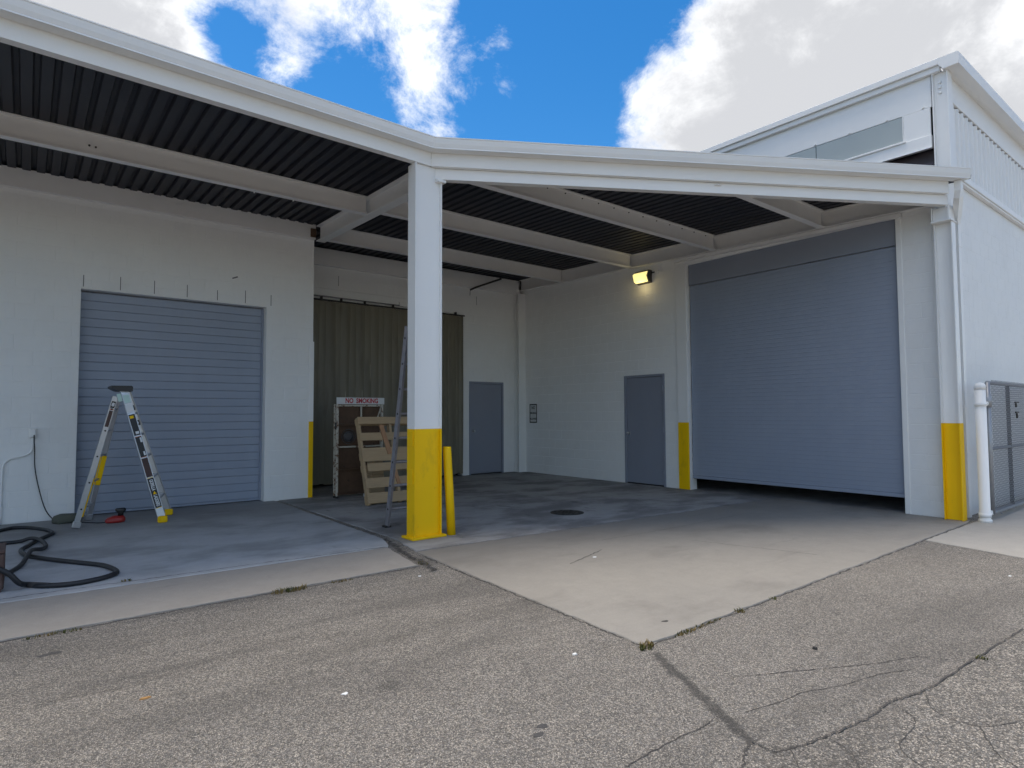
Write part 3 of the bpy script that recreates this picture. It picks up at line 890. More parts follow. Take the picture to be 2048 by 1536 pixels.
# corner post with bolts
post = MB(); t_ = .012
post.prism([(W - .055, -7.6), (W + .12, -7.6), (W + .12, -7.588), (W + .0, -7.588), (W + .0, -7.432), (W + .12, -7.432), (W + .12, -7.42), (W - .055, -7.42), (W - .055, -7.432), (W - .008, -7.432), (W - .008, -7.588), (W - .055, -7.588)], 'Z', 4.42, 5.90)
post.build('corner_post', 'white_steel', tall, fix=True)
for i, z in enumerate((5.76, 5.69, 5.62)):
    MB().tube([(W - .005, -7.50, z), (W - .022, -7.50, z), (W - .027, -7.50, z)], .018, 6, rfun=lambda i: .02 if i < 2 else .012).build('bolt', 'white_steel', tall)
# front siding: ribbed sheets
def siding(xa, xb, z0, z1):
    mb = MB(); pts = []
    x = xa
    while x < xb - 1e-6:
        for dx, dy in ((0, 0), (.12, 0), (.145, -.028), (.175, -.028), (.2, 0)):
            pts.append((min(x + dx, xb), FY - .03 + dy))
        x += .2
    b = []
    for (x, y) in pts:
        b.append(len(mb.v)); mb.v += [(x, y, z0), (x, y, z1), (x, y + .004, z0), (x, y + .004, z1)]
    for i in range(len(b) - 1):
        p, q = b[i], b[i + 1]
        if abs(mb.v[p][0] - mb.v[q][0]) < 1e-6: continue
        mb.face((p, q, q + 1, p + 1)); mb.face((q + 2, p + 2, p + 3, q + 3)); mb.face((p + 1, q + 1, q + 3, p + 3)); mb.face((q, p, p + 2, q + 2))
    return mb
x = W + .13
for i in range(5):
    siding(x, x + 1.0, 4.6, 5.53).build('siding_sheet', 'white_steel', tall); x += 1.0
bx('siding_sheet', 'white_steel', tall, x, 14, FY - .032, FY - .002, 4.6, 5.53, 0)
bx('siding_backing', 'dark_metal', tall, W + .13, 14, FY - .02, FY - .006, 4.55, 5.57, 0)
bx('frieze_panel', 'white_steel', tall, W + .13, 14, FY - .062, FY - .022, 5.545, 5.95, .004)
bx('flashing', 'white_steel', tall, W + .13, 14, FY - .075, FY - .033, 4.535, 4.625, .005)
bx('flashing_lip', 'beam', tall, W + .13, 14, FY - .058, FY - .003, 4.505, 4.533, .003)
eb = MB()
eb.prism([(FY - .245, 5.885), (FY - .06, 5.885), (FY - .06, 5.905), (FY - .02, 5.95), (FY - .02, 6.045), (FY - .235, 6.045), (FY - .25, 6.03)], 'X', X0 - .094, 14)
eb.build('eave', 'white_steel', tall, fix=True)

# ================================================================== CANOPY
can = thing('canopy', 'white steel canopy with dark ribbed deck over the loading bays', 'canopy')
K = Vector((-.21, -4.2)); E = Vector((5.36, -7.63))
fas = [(-10, -4.2, 4.345), (K.x, K.y, 4.228), (E.x, E.y, 4.165)]
cprof = [(0, 0), (0, .205), (-.09, .205), (-.09, .191), (-.014, .191), (-.014, .014), (-.09, .014), (-.09, 0)]
def diag_pt(t, off=0): 
    d = (E - K).normalized(); n = Vector((d.y, -d.x)); return K + (E - K) * t + n * off
MB().sweep(cprof, fas[:2]).build('fascia_beam', 'white_steel', can, fix=True)
MB().sweep(cprof, [(fas[1][0] + .002, fas[1][1] - .001, fas[1][2]), fas[2]]).build('fascia_beam', 'white_steel', can, fix=True)
gprof = [(.003, .152), (.128, .152), (.128, .156), (.124, .166), (.127, .172), (.139, .205), (.147, .245), (.149, .262), (.156, .266), (.156, .276), (.143, .276), (.136, .262), (.122, .18), (.118, .164), (.012, .164), (.012, .27), (.003, .27)]
MB().sweep(gprof, fas[:2]).build('gutter', 'white_steel', can, fix=True)
ge = diag_pt(1.028); 
MB().sweep(gprof, [(fas[1][0] + .002, fas[1][1] - .001, fas[1][2]), (ge.x, ge.y, 4.163)]).build('gutter', 'white_steel', can, fix=True)
for (xa, xb) in ((-6.6, -6.57), (-3.55, -3.52)):
    q = lambda x: (x, -4.2, 4.345 + (4.228 - 4.345) * (x + 10) / (K.x + 10))
    MB().sweep([(o + (.002 if o > .05 else 0), h + (-.002 if h < .158 else .0)) for o, h in gprof[:11]] + [(.143, .278), (.12, .2), (.1, .156), (.003, .156)], [q(xa), q(xb)]).build('gutter_joint', 'white_steel', can, fix=True)
for t in (.36, .72):
    a_, b_ = diag_pt(t), diag_pt(t + .005); zc = 4.228 + (4.165 - 4.228) * t
    MB().sweep([(o + (.002 if o > .05 else 0), h + (-.002 if h < .158 else .0)) for o, h in gprof[:11]] + [(.143, .278), (.12, .2), (.1, .156), (.003, .156)], [(a_.x, a_.y, zc), (b_.x, b_.y, zc)]).build('gutter_joint', 'white_steel', can, fix=True)
for k in range(14):
    xx = 1.0 + k * .33
    MB().tube([(xx, -4.106, zb(-4.1) + .215), (xx, -4.118, zb(-4.1) + .215)], .009, 6).build('screw', 'dark_metal', can)
ge2 = diag_pt(1.0288)
MB().sweep([(.003, .152), (.128, .152), (.139, .205), (.147, .245), (.150, .274), (.003, .27)], [(ge.x + .0015, ge.y - .001, 4.163), (ge2.x + .0015, ge2.y - .001, 4.163)]).build('gutter_end', 'white_steel', can, fix=True)
gj = K + Vector((-.08, -.21)).normalized() * .156
hprof = [(-.062, -.128), (-.062, -.003), (-.155, -.003), (-.155, -.017), (-.076, -.017), (-.076, -.114), (-.155, -.114), (-.155, -.128)]
hs = diag_pt(.007)
MB().sweep(hprof, [(hs.x, hs.y, 4.2265), (E.x + .03, E.y - .02, 4.1645)]).build('header_beam', 'white_steel', can, fix=True)
# purlins and rafter
MB().prism(ibeam_prof(-2.03, zb(-2.03), .095, ZD - .006), 'X', -10, -.003).build('purlin', 'beam', can)
for y, x0 in ((-4.10, None), (-2.22, .143), (-.215, .143), (-5.95, None)):
    if x0 is None:
        t = (K.y - y) / (K.y - E.y); x0 = K.x + (E.x - K.x) * t + .10 if y < K.y else .14
        x0 = max(x0, .14)
    MB().prism(ibeam_prof(y, zb(y), .10, ZD - .006), 'X', x0 + .02, W - .118).build('purlin', 'beam', can)
MB().prism(ibeam_prof(.07, -.012, .145, ZD + .008, .016), 'Y', -3.99, -.095, (zb(-3.99), zb(-.095))).build('rafter', 'beam', can)
MB().prism([(-.085, 4.345), (-.002, 4.345), (-.002, 4.60), (-.085, 4.60)], 'X', -10, -.01).build('wall_beam', 'beam', can)
MB().prism([(D - .09, 4.275), (D - .002, 4.275), (D - .002, 4.60), (D - .09, 4.60)], 'X', .0, W - .12).build('wall_beam', 'beam', can)
MB().prism([(W - .115, 0), (W - .003, 0), (W - .003, .014), (W - .05, .014), (W - .05, ZD - .016), (W - .115, ZD - .016), (W - .115, ZD - .006), (W - .04, ZD - .006), (W - .04, ZD - .003), (W - .003, ZD - .003), (W - .003, .02), (W - .045, .02)][:4] + [(W - .05, ZD - .016), (W - .115, ZD - .016), (W - .115, ZD - .004), (W - .038, ZD - .004), (W - .038, .02), (W - .06, .014), (W - .115, .014)], 'Y', -7.44, D - .093, (zb(-7.44), zb(D - .09))).build('wall_beam', 'beam', can, fix=True)
MB().prism([(W - .075, -.062), (W - .003, -.062), (W - .003, -.008), (W - .075, -.008)], 'Y', -7.0, -3.2, (zb(-7.0), zb(-3.2))).build('door_header', 'beam', can)
# ribbed roof deck in one-metre sheets
def deck_front(x):
    if x <= K.x: return -4.19
    return K.y + (E.y - K.y) * (x - K.x) / (E.x - K.x) + .004
def deck_sheet(xa, xb):
    prof = []
    x = xa
    while x < xb - 1e-6:
        for dx, dz in ((0, 0), (.085, 0), (.1, .042), (.135, .042), (.15, 0)):
            prof.append((min(x + dx, xb), dz))
        x += .15
    mb = MB(); ids = []
    for x, dz in prof:
        y0 = deck_front(x); y1 = (.6 if x < -.003 else D + .4)
        i = len(mb.v); ids.append(i)
        for y in (y0, y1):
            mb.v += [(x, y, zb(y) + ZD + dz), (x, y, zb(y) + ZD + dz + .05)]
    for a, b in zip(ids, ids[1:]):
        if mb.v[b][0] - mb.v[a][0] < 1e-6: continue
        mb.face((a, a + 2, b + 2, b)); mb.face((a + 1, b + 1, b + 3, a + 3)); mb.face((a, b, b + 1, a + 1)); mb.face((a + 2, a + 3, b + 3, b + 2))
    return mb
x = -9.904
while x < W - .01:
    xb = min(x + .9, W - .003)
    if x < -.003 < xb - .01:
        deck_sheet(x, -.004).build('deck_sheet', 'deck', can, fix=True); deck_sheet(-.002, xb).build('deck_sheet', 'deck', can, fix=True)
    else:
        deck_sheet(x, xb).build('deck_sheet', 'deck', can, fix=True)
    x = xb
for x, z in ((-3.31, 4.34), (-3.25, 4.335)):
    MB().tube([(x, -2.036, z + .04), (x, -2.048, z + .04)], .011, 6).build('bolt_hole', 'dark_metal', can)
for x in (-1.55, -1.05):
    MB().tube([(x, -2.03, zb(-2.03) - .001), (x, -2.03, zb(-2.03) - .03)], .008, 6).build('hook', 'white_steel', can)
bx('gusset', 'rust', can, -.10, -.01, -.115, -.087, 4.375, 4.52, .002)
# drooping dark drain strap under the deck at the back
MB().tube([(4.75, D - .4, 4.50), (4.2, D - .16, 4.27), (4.06, D - .14, 4.20)], .022, 6).build('hanging_strap', 'dark_metal', can)
MB().tube([(4.06, D - .14, 4.21), (4.05, D - .14, 4.07)], .006, 6).build('hanging_strap', 'dark_metal', can)

# ================================================================== COLUMNS, POSTS, GUARDS
def two_tone(mb, zsplit): return mb
col = thing('steel_column', 'white steel column with yellow base at the bend of the canopy', 'column')
def hsec(x0, x1, y0, y1, tf, tw):
    ym = (y0 + y1) / 2
    return [(x0, y0), (x0 + tf, y0), (x0 + tf, ym - tw / 2), (x1 - tf, ym - tw / 2), (x1 - tf, y0), (x1, y0), (x1, y1), (x1 - tf, y1), (x1 - tf, ym + tw / 2), (x0 + tf, ym + tw / 2), (x0 + tf, y1), (x0, y1)]
cp = hsec(-.411, -.062, -4.2, -4.03, .014, .10)
mb = MB(); mb.prism(cp, 'Z', 1.213, 4.226); mb.build('shaft', 'white_steel', col, fix=True)
mb = MB(); mb.prism([(a + (.0006 if a > -.23 else -.0006), b + (.0006 if b > -4.11 else -.0006)) for a, b in cp], 'Z', .026, 1.2125); mb.build('painted_base', 'yellow', col, fix=True)
bx('base_plate', 'yellow', col, -.455, -.02, -4.245, -3.985, .0, .0255, .004)
for z in (1.02, .60):
    bx('strap', 'yellow', col, -.422, -.4125, -4.175, -4.05, z, z + .17, .003)
bx('bracket_seat', 'white_steel', col, -.135, -.02, -4.225, -4.12, 4.06, 4.092, .003)

cc = thing('corner_column', 'white steel column with yellow base at the corner by the gate', 'column')
def hsec2(x0, x1, y0, y1, tf, tw):
    return [(x0, y0), (x1, y0), (x1, y0 + tf), (x0 + .075, y0 + tf), (x0 + .075, y1 - tf), (x1, y1 - tf), (x1, y1), (x0, y1), (x0, y1 - tf), (x0 + .06, y1 - tf), (x0 + .06, y0 + tf), (x0, y0 + tf)]
cp2 = hsec2(5.50, 5.64, -7.608, -7.405, .012, .01)
MB().prism(cp2, 'Z', 1.235, 3.84).build('shaft', 'white_steel', cc, fix=True)
MB().prism([(a - .0006, b) for a, b in hsec2(5.50, 5.645, -7.609, -7.404, .012, .01)], 'Z', .002, 1.2345).build('painted_base', 'yellow', cc, fix=True)
bx('cap_plate', 'white_steel', cc, 5.43, 5.66, -7.62, -7.385, 3.842, 3.856, .002)
bx('stub_beam', 'white_steel', cc, 5.47, 5.64, -7.575, -7.41, 3.857, 4.03, .004)
bx('stub_plate', 'white_steel', cc, 5.44, 5.655, -7.60, -7.577, 3.858, 4.055, .003)
bx('stub_plate', 'white_steel', cc, 5.44, 5.64, -7.408, -7.398, 3.858, 4.045, .003)

jp = thing('door_post', 'white steel post with yellow base left of the big roller door', 'post')
bx('shaft', 'white_steel', jp, W - .03, W + .03, -3.452, -3.235, 1.21, 4.095, .004)
bx('painted_base', 'yellow', jp, W - .0307, W + .03, -3.4525, -3.2345, .001, 1.2095, .004)
cg = thing('corner_guard', 'thin white and yellow steel angle on the left wall corner', 'corner guard')
for z0, z1, mt, nm in ((1.265, 2.613, 'white_steel', 'shaft'), (.0, 1.2645, 'yellow', 'painted_base')):
    MB().prism([(-.062, -.012), (.012, -.012), (.012, .07), (.002, .07), (.002, -.003), (-.062, -.003)], 'Z', z0, z1).build(nm, mt, cg, fix=True)
cpst = thing('corner_post', 'white steel post in the back corner of the bay', 'post')
MB().prism([(5.43, 1.17), (5.642, 1.17), (5.642, 1.182), (5.545, 1.182), (5.545, 1.34), (5.642, 1.34), (5.642, 1.352), (5.43, 1.352), (5.43, 1.34), (5.53, 1.34), (5.53, 1.182), (5.43, 1.182)], 'Z', 0, 4.27).build('shaft', 'block', cpst, fix=True)
bx('foot_plate', 'block', cpst, 5.40, 5.643, 1.13, 1.356, .0, .012, .002)

bol = thing('leaning_bollard', 'leaning yellow pipe bollard beside the middle column', 'bollard')
MB().tube([(.075, -4.19, .0), (.062, -4.165, .5), (.045, -4.14, .985), (.045, -4.14, 1.0)], .048, 18, rfun=lambda i: .05 if i < 3 else .046).build('pipe', 'yellow', bol)
MB().tube([(.045, -4.1399, .99), (.045, -4.14, 1.003)], .043, 18).build('cap', 'yellow', bol)

dp = thing('downspout', 'white square downspout from gutter end down the corner', 'downspout')
def pipe_run(pts, w, d, name, mat, parent):
    mb = MB()
    for a, b in zip(pts, pts[1:]): pass
    P = [Vector(p) for p in pts]; rings = []
    for i, p in enumerate(P):
        t = (P[min(i + 1, len(P) - 1)] - P[max(i - 1, 0)]).normalized()
        wv = Vector((.62, .78, 0)) if False else Vector((1, 0, 0))
        wv = (wv - t * wv.dot(t)).normalized(); dv = t.cross(wv)
        ring = []
        for a, b in ((-1, -1), (1, -1), (1, 1), (-1, 1)):
            ring.append(len(mb.v)); mb.v.append(tuple(p + wv * a * w / 2 + dv * b * d / 2))
        rings.append(ring)
    for a, b in zip(rings, rings[1:]):
        for k in range(4): mb.face((a[k], a[(k + 1) % 4], b[(k + 1) % 4], b[k]))
    mb.face(rings[0][::-1]); mb.face(rings[-1])
    return mb.build(name, mat, parent, fix=True)
pipe_run([(5.44, -7.715, 4.31), (5.44, -7.715, 4.19), (5.46, -7.705, 4.13), (5.74, -7.60, 3.93), (5.80, -7.575, 3.86), (5.80, -7.572, 3.7), (5.80, -7.572, .02)], .095, .07, 'pipe', 'white_steel', dp)
for z in (3.55, .82):
    bx('strap', 'white_steel', dp, 5.745, 5.855, -7.612, -7.506, z, z + .03, .002)

# ================================================================== GATE
gp = thing('gate_post', 'round white gate post with domed cap beside the downspout', 'post')
MB().tube([(5.67, -7.79, .0), (5.67, -7.79, .03), (5.67, -7.79, .05), (5.67, -7.79, 1.70)], .055, 20, rfun=lambda i: (.075, .072, .058, .058)[i]).build('pipe', 'white_steel', gp)
MB().tube([(5.67, -7.79, 1.66), (5.67, -7.79, 1.71), (5.67, -7.79, 1.735), (5.67, -7.79, 1.748)], .06, 20, rfun=lambda i: (.061, .061, .048, .015)[i]).build('cap', 'white_steel', gp)
for z in (1.45, .06):
    MB().tube([(5.67, -7.79, z), (5.67, -7.79, z + .05)], .067, 16).build('hinge_collar', 'white_steel', gp)
    bx('hinge_arm', 'white_steel', gp, 5.73, 5.93, -7.81, -7.77, z + .01, z + .06, .006)
    MB().tube([(5.76, -7.85, z + .035), (5.76, -7.73, z + .035)], .014, 6).build('hinge_bolt', 'white_steel', gp)
gt = thing('chain_link_gate', 'grey galvanised chain link gate swung back along the front wall', 'gate')
gx0, gx1 = 5.985, 9.3
def gp3(x, z): return (x, -7.79, z)
MB().tube([gp3(gx0, .06), gp3(gx0, 1.76)], .03, 12).build('frame_pipe', 'galvanised', gt)
MB().tube([gp3(gx0, 1.44), gp3(gx0, 1.60)], .042, 12).build('pipe_collar', 'galvanised', gt)
MB().tube([gp3(gx0 + .0, 1.755), gp3(gx1, 1.755)], .026, 12).build('frame_pipe', 'galvanised', gt)
MB().tube([gp3(gx0 + .0, .085), gp3(gx1, .085)], .03, 12).build('frame_pipe', 'galvanised', gt)
MB().tube([gp3(gx0 + .0, .90), gp3(gx1, .90)], .022, 12).build('frame_pipe', 'galvanised', gt)
for xx in (6.90, 8.1, gx1):
    MB().tube([gp3(xx, .085), gp3(xx, 1.755)], .024, 12).build('frame_pipe', 'dark_metal' if xx < 7 else 'galvanised', gt)
wm = MB(); st = .058; z0g, z1g = .09, 1.79
for sgn in (1, -1):
    c = gx0 - 2; i = 0
    while c < gx1 + 2:
        a = (c, z0g) if sgn > 0 else (c, z1g)
        xa, xb = c, c + (z1g - z0g)
        lo, hi = max(xa, gx0), min(xb, gx1)
        if hi - lo > .05:
            za = z0g + (lo - xa) if sgn > 0 else z1g - (lo - xa)
            zc = z0g + (hi - xa) if sgn > 0 else z1g - (hi - xa)
            yo = .006 * sgn
            wm.tube([(lo, -7.79 + yo - .03, za), (hi, -7.79 + yo - .03, zc)], .0026, 4, cap=False)
        c += st
w_o = wm.build('wire_mesh', 'wire', gt); w_o['kind'] = 'stuff'
for i in range(5):
    xx = gx0 + .25 + i * .6
    MB().tube([(xx, -7.83, .05), (xx + .05, -7.75, .12)], .008, 6).build('tie_wire', 'wire', gt)
for k, (xx, z, h) in enumerate(((7.06, 1.50, .10), (7.06, 1.36, .12))):
    bx('latch', 'dark_metal', gt, xx, xx + .16 - .02 * k, -7.845, -7.825, z, z + .02, .004)
    bx('latch', 'dark_metal', gt, xx + .03 * k, xx + .03 * k + .03, -7.85, -7.83, z - h * .6, z - .002, .004)

# ================================================================== WALL LAMP, SIGN, OUTLET
lamp = thing('wall_lamp', 'lit yellow wall pack lamp high on the bay wall', 'lamp')
mb = MB()
mb.prism([(W - .002, 3.90), (W - .10, 3.925), (W - .15, 4.03), (W - .10, 4.145), (W - .002, 4.145)], 'Y', -2.67, -2.34)
mb.build('housing', 'fan_grey', lamp, fix=True)
mb = MB()
mb.prism([(W - .105, 3.915), (W - .165, 3.945), (W - .20, 4.075), (W - .16, 4.105), (W - .112, 4.12), (W - .155, 4.03)], 'Y', -2.655, -2.355)
mb.build('lamp_glass', 'lamp_glass', lamp, fix=True)
MB().tube([(W - .03, -2.67, 4.09), (W - .03, -2.78, 4.09)], .012, 8).build('conduit', 'fan_grey', lamp)
MB().tube([(W - .002, -2.81, 4.09), (W - .06, -2.81, 4.09)], .035, 12).build('junction_box', 'beam', lamp)
ld = bpy.data.lights.new('lamp_light', 'POINT'); ld.energy = 0.3; ld.color = (1, .78, .36); ld.shadow_soft_size = .06
lo = bpy.data.objects.new('lamp_light', ld); COL.objects.link(lo); lo.location = (W - .2, -2.5, 3.84); lo.parent = lamp

sg = thing('wall_sign', 'small white notice with black border on the bay wall near the back corner', 'sign')
bx('board', 'sign_white', sg, W - .012, W - .004, .752, 1.018, 1.166, 1.612, .003)
fr = MB()
for (a0, a1, c0, c1) in ((.752, 1.018, 1.586, 1.612), (.752, 1.018, 1.166, 1.192), (.752, .776, 1.193, 1.585), (.994, 1.018, 1.193, 1.585)):
    fr.box(W - .0145, W - .0125, a0, a1, c0, c1)
fr.build('border', 'sign_ink', sg)
for body, z, s_ in (('NO', 1.52, .10), ('SMOKING', 1.395, .058), ('ALLOWED', 1.26, .058)):
    text('lettering', body, s_, 'sign_ink', sg, basis((W - .0135, .885, z), (0, -1, 0), (-1, 0, 0)), bold=.002, sx=.82)

ob = thing('power_outlet', 'white outlet box with conduit on the left wall', 'outlet')
bx('box', 'white_steel', ob, -3.745, -3.665, -.05, -.004, 1.09, 1.215, .006)
bx('cover', 'white_steel', ob, -3.735, -3.675, -.075, -.0505, 1.10, 1.205, .008)
cpth = catmull([(-3.705, -.022, 1.09), (-3.70, -.022, 1.0), (-3.72, -.022, .91), (-3.80, -.022, .86), (-3.92, -.022, .83), (-3.985, -.022, .76), (-4.0, -.022, .60), (-4.0, -.022, .01)], 6)
MB().tube(cpth, .0135, 10).build('conduit', 'white_steel', ob)
cord = tag(MB().tube(catmull([(-3.69, -.085, 1.13), (-3.688, -.10, 1.04), (-3.68, -.055, .95), (-3.67, -.04, .7), (-3.62, -.04, .42), (-3.55, -.05, .16), (-3.46, -.09, .02), (-3.38, -.16, .009), (-3.3, -.33, .009), (-3.15, -.55, .009), (-3.02, -.70, .009), (-2.93, -.735, .012)], 7), .0065, 8).build('power_lead', 'dark_rubber'), 'thin dark power cord hanging from the outlet to the red tool', 'cord')

# ================================================================== STEP LADDER
sl = thing('step_ladder', 'open aluminium stepladder with black cap and yellow feet by the left roller door', 'ladder')
FN, FF = Vector((-2.365, -1.142, .03)), Vector((-2.20, -.52, .03))
RN, RF = Vector((-3.265, -.93, .02)), Vector((-3.10, -.33, .02))
TN, TF = Vector((-2.805, -.985, 1.70)), Vector((-2.745, -.63, 1.70))
QN, QF = Vector((-2.895, -.965, 1.62)), Vector((-2.83, -.61, 1.62))
def rail_local(p0, p1):
    u = (p1 - p0).normalized(); w = Vector((1, .12, 0)); w = (w - u * w.dot(u)).normalized(); v = u.cross(w)
    if v.y > 0: v = -v
    return u, w, v
def channel(p0, p1, w_, d_, inward):
    u, w, v = rail_local(p0, p1); t = .004
    L = (p1 - p0).length; s_ = 1 if inward > 0 else -1
    prof = [(-w_ / 2, 0), (w_ / 2, 0), (w_ / 2, d_), (w_ / 2 - t, d_), (w_ / 2 - t, t), (-w_ / 2 + t, t), (-w_ / 2 + t, d_), (-w_ / 2, d_)]
    mb = MB()
    for z in (0, L):
        for a, b in prof: mb.v.append(tuple(p0 + w * a - v * b * s_ + u * z))
    n = len(prof)
    mb.face(range(n)); mb.face([n + i for i in range(n)][::-1])
    for i in range(n): mb.face((i, (i + 1) % n, n + (i + 1) % n, n + i))
    return mb
channel(FN, TN, .088, .028, 1).build('front_rail', 'aluminium', sl, fix=True)
channel(FF, TF, .088, .028, -1).build('front_rail', 'aluminium', sl, fix=True)
channel(RN, QN, .058, .026, 1).build('rear_rail', 'aluminium', sl, fix=True)
channel(RF, QF, .058, .026, -1).build('rear_rail', 'aluminium', sl, fix=True)
for t in (.165, .33, .495, .66, .825):
    a, b = FN.lerp(TN, t), FF.lerp(TF, t)
    dv = (b - a).normalized()
    MB().obox(a + dv * .03, b - dv * .03, (1, 0, 0), .08, .028, .004).build('tread', 'aluminium', sl)
for t in (.13, .33, .53, .73, .9):
    a, b = RN.lerp(QN, t), RF.lerp(QF, t)
    dv = (b - a).normalized()
    MB().obox(a + dv * .028, b - dv * .028, (1, 0, 0), .035, .022, .003).build('rear_bar', 'aluminium', sl)
    u, w, v = rail_local(RN, QN)
    MB().tube([a + v * .001, a + v * .006], .011, 8).build('rivet', 'black_plastic', sl)
for p, q in ((RN, QN), (RF, QF)):
    MB().obox(p.lerp(q, .28), p.lerp(q, .52), (0, 1, 0), .05, .07, .004).build('spreader_plate', 'yellow', sl) if p is RF else None
u, w, v = rail_local(RN, QN)
a = RN + u * .42 + w * .038 + v * -.03
MB().obox(a - u * .30, a + u * .18, w, .022, .03, .002).build('lock_bar', 'yellow', sl)
# cap
cm = MB(); cz = 1.70
cm.prism([(-2.95, cz + .055), (-2.945, cz + .03), (-2.90, cz + .005), (-2.86, cz - .012), (-2.715, cz - .012), (-2.715, cz + .045), (-2.73, cz + .058)], 'Y', -1.03, -.58)
cm.build('top_cap', 'black_plastic', sl, fix=True)
for p in (FN, FF):
    MB().box(p.x - .055, p.x + .055, p.y - .03, p.y + .045, .001, .085, .012).build('foot', 'yellow', sl)
for p, q in ((RN, QN), (RF, QF)):
    u, w, v = rail_local(p, q)
    MB().obox(p + u * -.012 + w * 0, p + u * .06, w, .085, .034, .004).build('foot', 'aluminium', sl)
MB().obox(QN + Vector((.02, -.004, -.02)), QN + Vector((.10, -.008, .0)), (0, 0, 1), .10, .004, .001).build('hinge_plate', 'sticker_mint', sl)
# stickers on the near front rail, read from the top down
u, w, v = rail_local(FN, TN); Lr = (TN - FN).length
def sticker(t0, t1, wd, mat, off=.0012, sh=0.0, base=(FN, TN)):
    u, w, v = rail_local(*base)
    a, b = base[0] + u * (t0 * Lr), base[0] + u * (t1 * Lr)
    return MB().obox(a + v * off + w * sh, b + v * off + w * sh, w, wd, .0012).build('sticker', mat, sl)
sticker(.905, .965, .070, 'sticker_mint'); sticker(.83, .90, .082, 'sticker_white')
sticker(.655, .815, .072, 'sticker_ink' if 'sticker_ink' in MT else 'black_plastic')
sticker(.785, .805, .045, 'yellow', .0022, -.006); sticker(.665, .685, .04, 'sticker_white', .0022, .006)
sticker(.49, .645, .072, 'black_plastic'); sticker(.5, .53, .02, 'sticker_white', .0022, .018); sticker(.60, .635, .02, 'sticker_white', .0022, .022)
sticker(.643, .6465, .072, 'sticker_orange', .0022); sticker(.487, .4905, .072, 'sticker_orange', .0022)
sticker(.335, .48, .072, 'brown_box')
sticker(.10, .325, .074, 'black_plastic'); sticker(.095, .099, .074, 'yellow'); sticker(.327, .331, .074, 'yellow')
tc0 = FN + u * (.2125 * Lr) + v * .0022
text('lettering', 'GORILLA', .058, 'sticker_white', sl, basis(FN + u * (.272 * Lr) + v * .0022, -u, v), bold=.002, sx=.62)
text('lettering', 'LADDERS', .058, 'sticker_white', sl, basis(FN + u * (.153 * Lr) + v * .0022, -u, v), bold=.002, sx=.62)
em = MB()
for k, (s_, hh) in enumerate(((0, .03),)):
    c = FN + u * (.213 * Lr) + v * .0024
    em.v += [tuple(c + u * .0 - w * .022 + u * -.018), tuple(c + w * .022 + u * -.018), tuple(c + u * .022)]
    em.face((0, 1, 2))
em.build('emblem', 'yellow', sl)
sticker(.86, .91, .045, 'black_plastic', .0012, 0, (RN, QN)); sticker(.72, .84, .04, 'brown_box', .0012, 0, (RN, QN)); sticker(.845, .855, .04, 'sticker_orange', .0012, 0, (RN, QN))
ur, wr, vr = rail_local(RN, QN)
text('lettering', '8', .06, 'sticker_white', sl, basis(RN + ur * (.885 * Lr) + vr * .0024, wr, vr), bold=.003)
for t in (.88, .76):
    uf, wf, vf = rail_local(FF, TF)
    c = FF + uf * (t * Lr) + vf * .030
    MB().obox(c - uf * .035, c + uf * .035, wf, .05, .002).build('sticker', 'black_plastic', sl)
    MB().obox(c - uf * .010 + vf * .002, c + uf * .012 + vf * .002, wf, .02, .001).build('sticker', 'sticker_white', sl)

# red tool, olive bag, hose, box
rt = thing('red_tool', 'small red power tool with black handle on the slab under the stepladder', 'power tool')
mb = MB()
def ring_stack(mb, rings, smooth=True):
    ids = []
    for pts in rings:
        ids.append([len(mb.v) + i for i in range(len(pts))]); mb.v += pts
    for a, b in zip(ids, ids[1:]):
        n = len(a)
        for k in range(n): mb.face((a[k], a[(k + 1) % n], b[(k + 1) % n], b[k]), smooth)
    mb.face(ids[0][::-1]); mb.face(ids[-1])
def oval(cx, cy, z, rx, ry, n=16, p=3.0):
    out = []
    for k in range(n):
        a = 2 * math.pi * k / n; c, s_ = math.cos(a), math.sin(a)
        out.append((cx + rx * math.copysign(abs(c) ** (2 / p), c), cy + ry * math.copysign(abs(s_) ** (2 / p), s_), z))
    return out
tx, ty = -2.84, -.735
ring_stack(mb, [oval(tx, ty, .003, .105, .07), oval(tx, ty, .03, .115, .075), oval(tx + .01, ty, .06, .10, .065), oval(tx + .03, ty, .085, .06, .045)])
mb.build('body', 'red_paint', rt, fix=True)
mb = MB(); ring_stack(mb, [oval(tx + .055, ty, .07, .032, .03), oval(tx + .06, ty, .12, .03, .028), oval(tx + .058, ty, .145, .06, .034), oval(tx + .055, ty, .17, .058, .032), oval(tx + .055, ty, .178, .045, .025)])
mb.build('handle', 'black_plastic', rt, fix=True)
bg = thing('folded_cloth', 'olive grey folded cloth bundle on the slab against the wall', 'cloth')
mb = MB()
def lump(cx, cy, z, rx, ry, ph):
    return [(cx + rx * math.cos(2 * math.pi * k / 18) * (1 + .07 * math.sin(3 * 2 * math.pi * k / 18 + ph)), cy + ry * math.sin(2 * math.pi * k / 18) * (1 + .09 * math.sin(5 * 2 * math.pi * k / 18 + ph)), z + .004 * math.sin(k + ph)) for k in range(18)]
ring_stack(mb, [lump(-3.33, -.33, .006, .155, .13, 0), lump(-3.33, -.33, .045, .16, .135, .5), lump(-3.325, -.325, .085, .15, .125, 1.0), lump(-3.32, -.32, .105, .10, .08, 1.5), lump(-3.32, -.32, .108, .03, .03, 2)])
mb.build('bundle', 'olive_cloth', bg, fix=True)

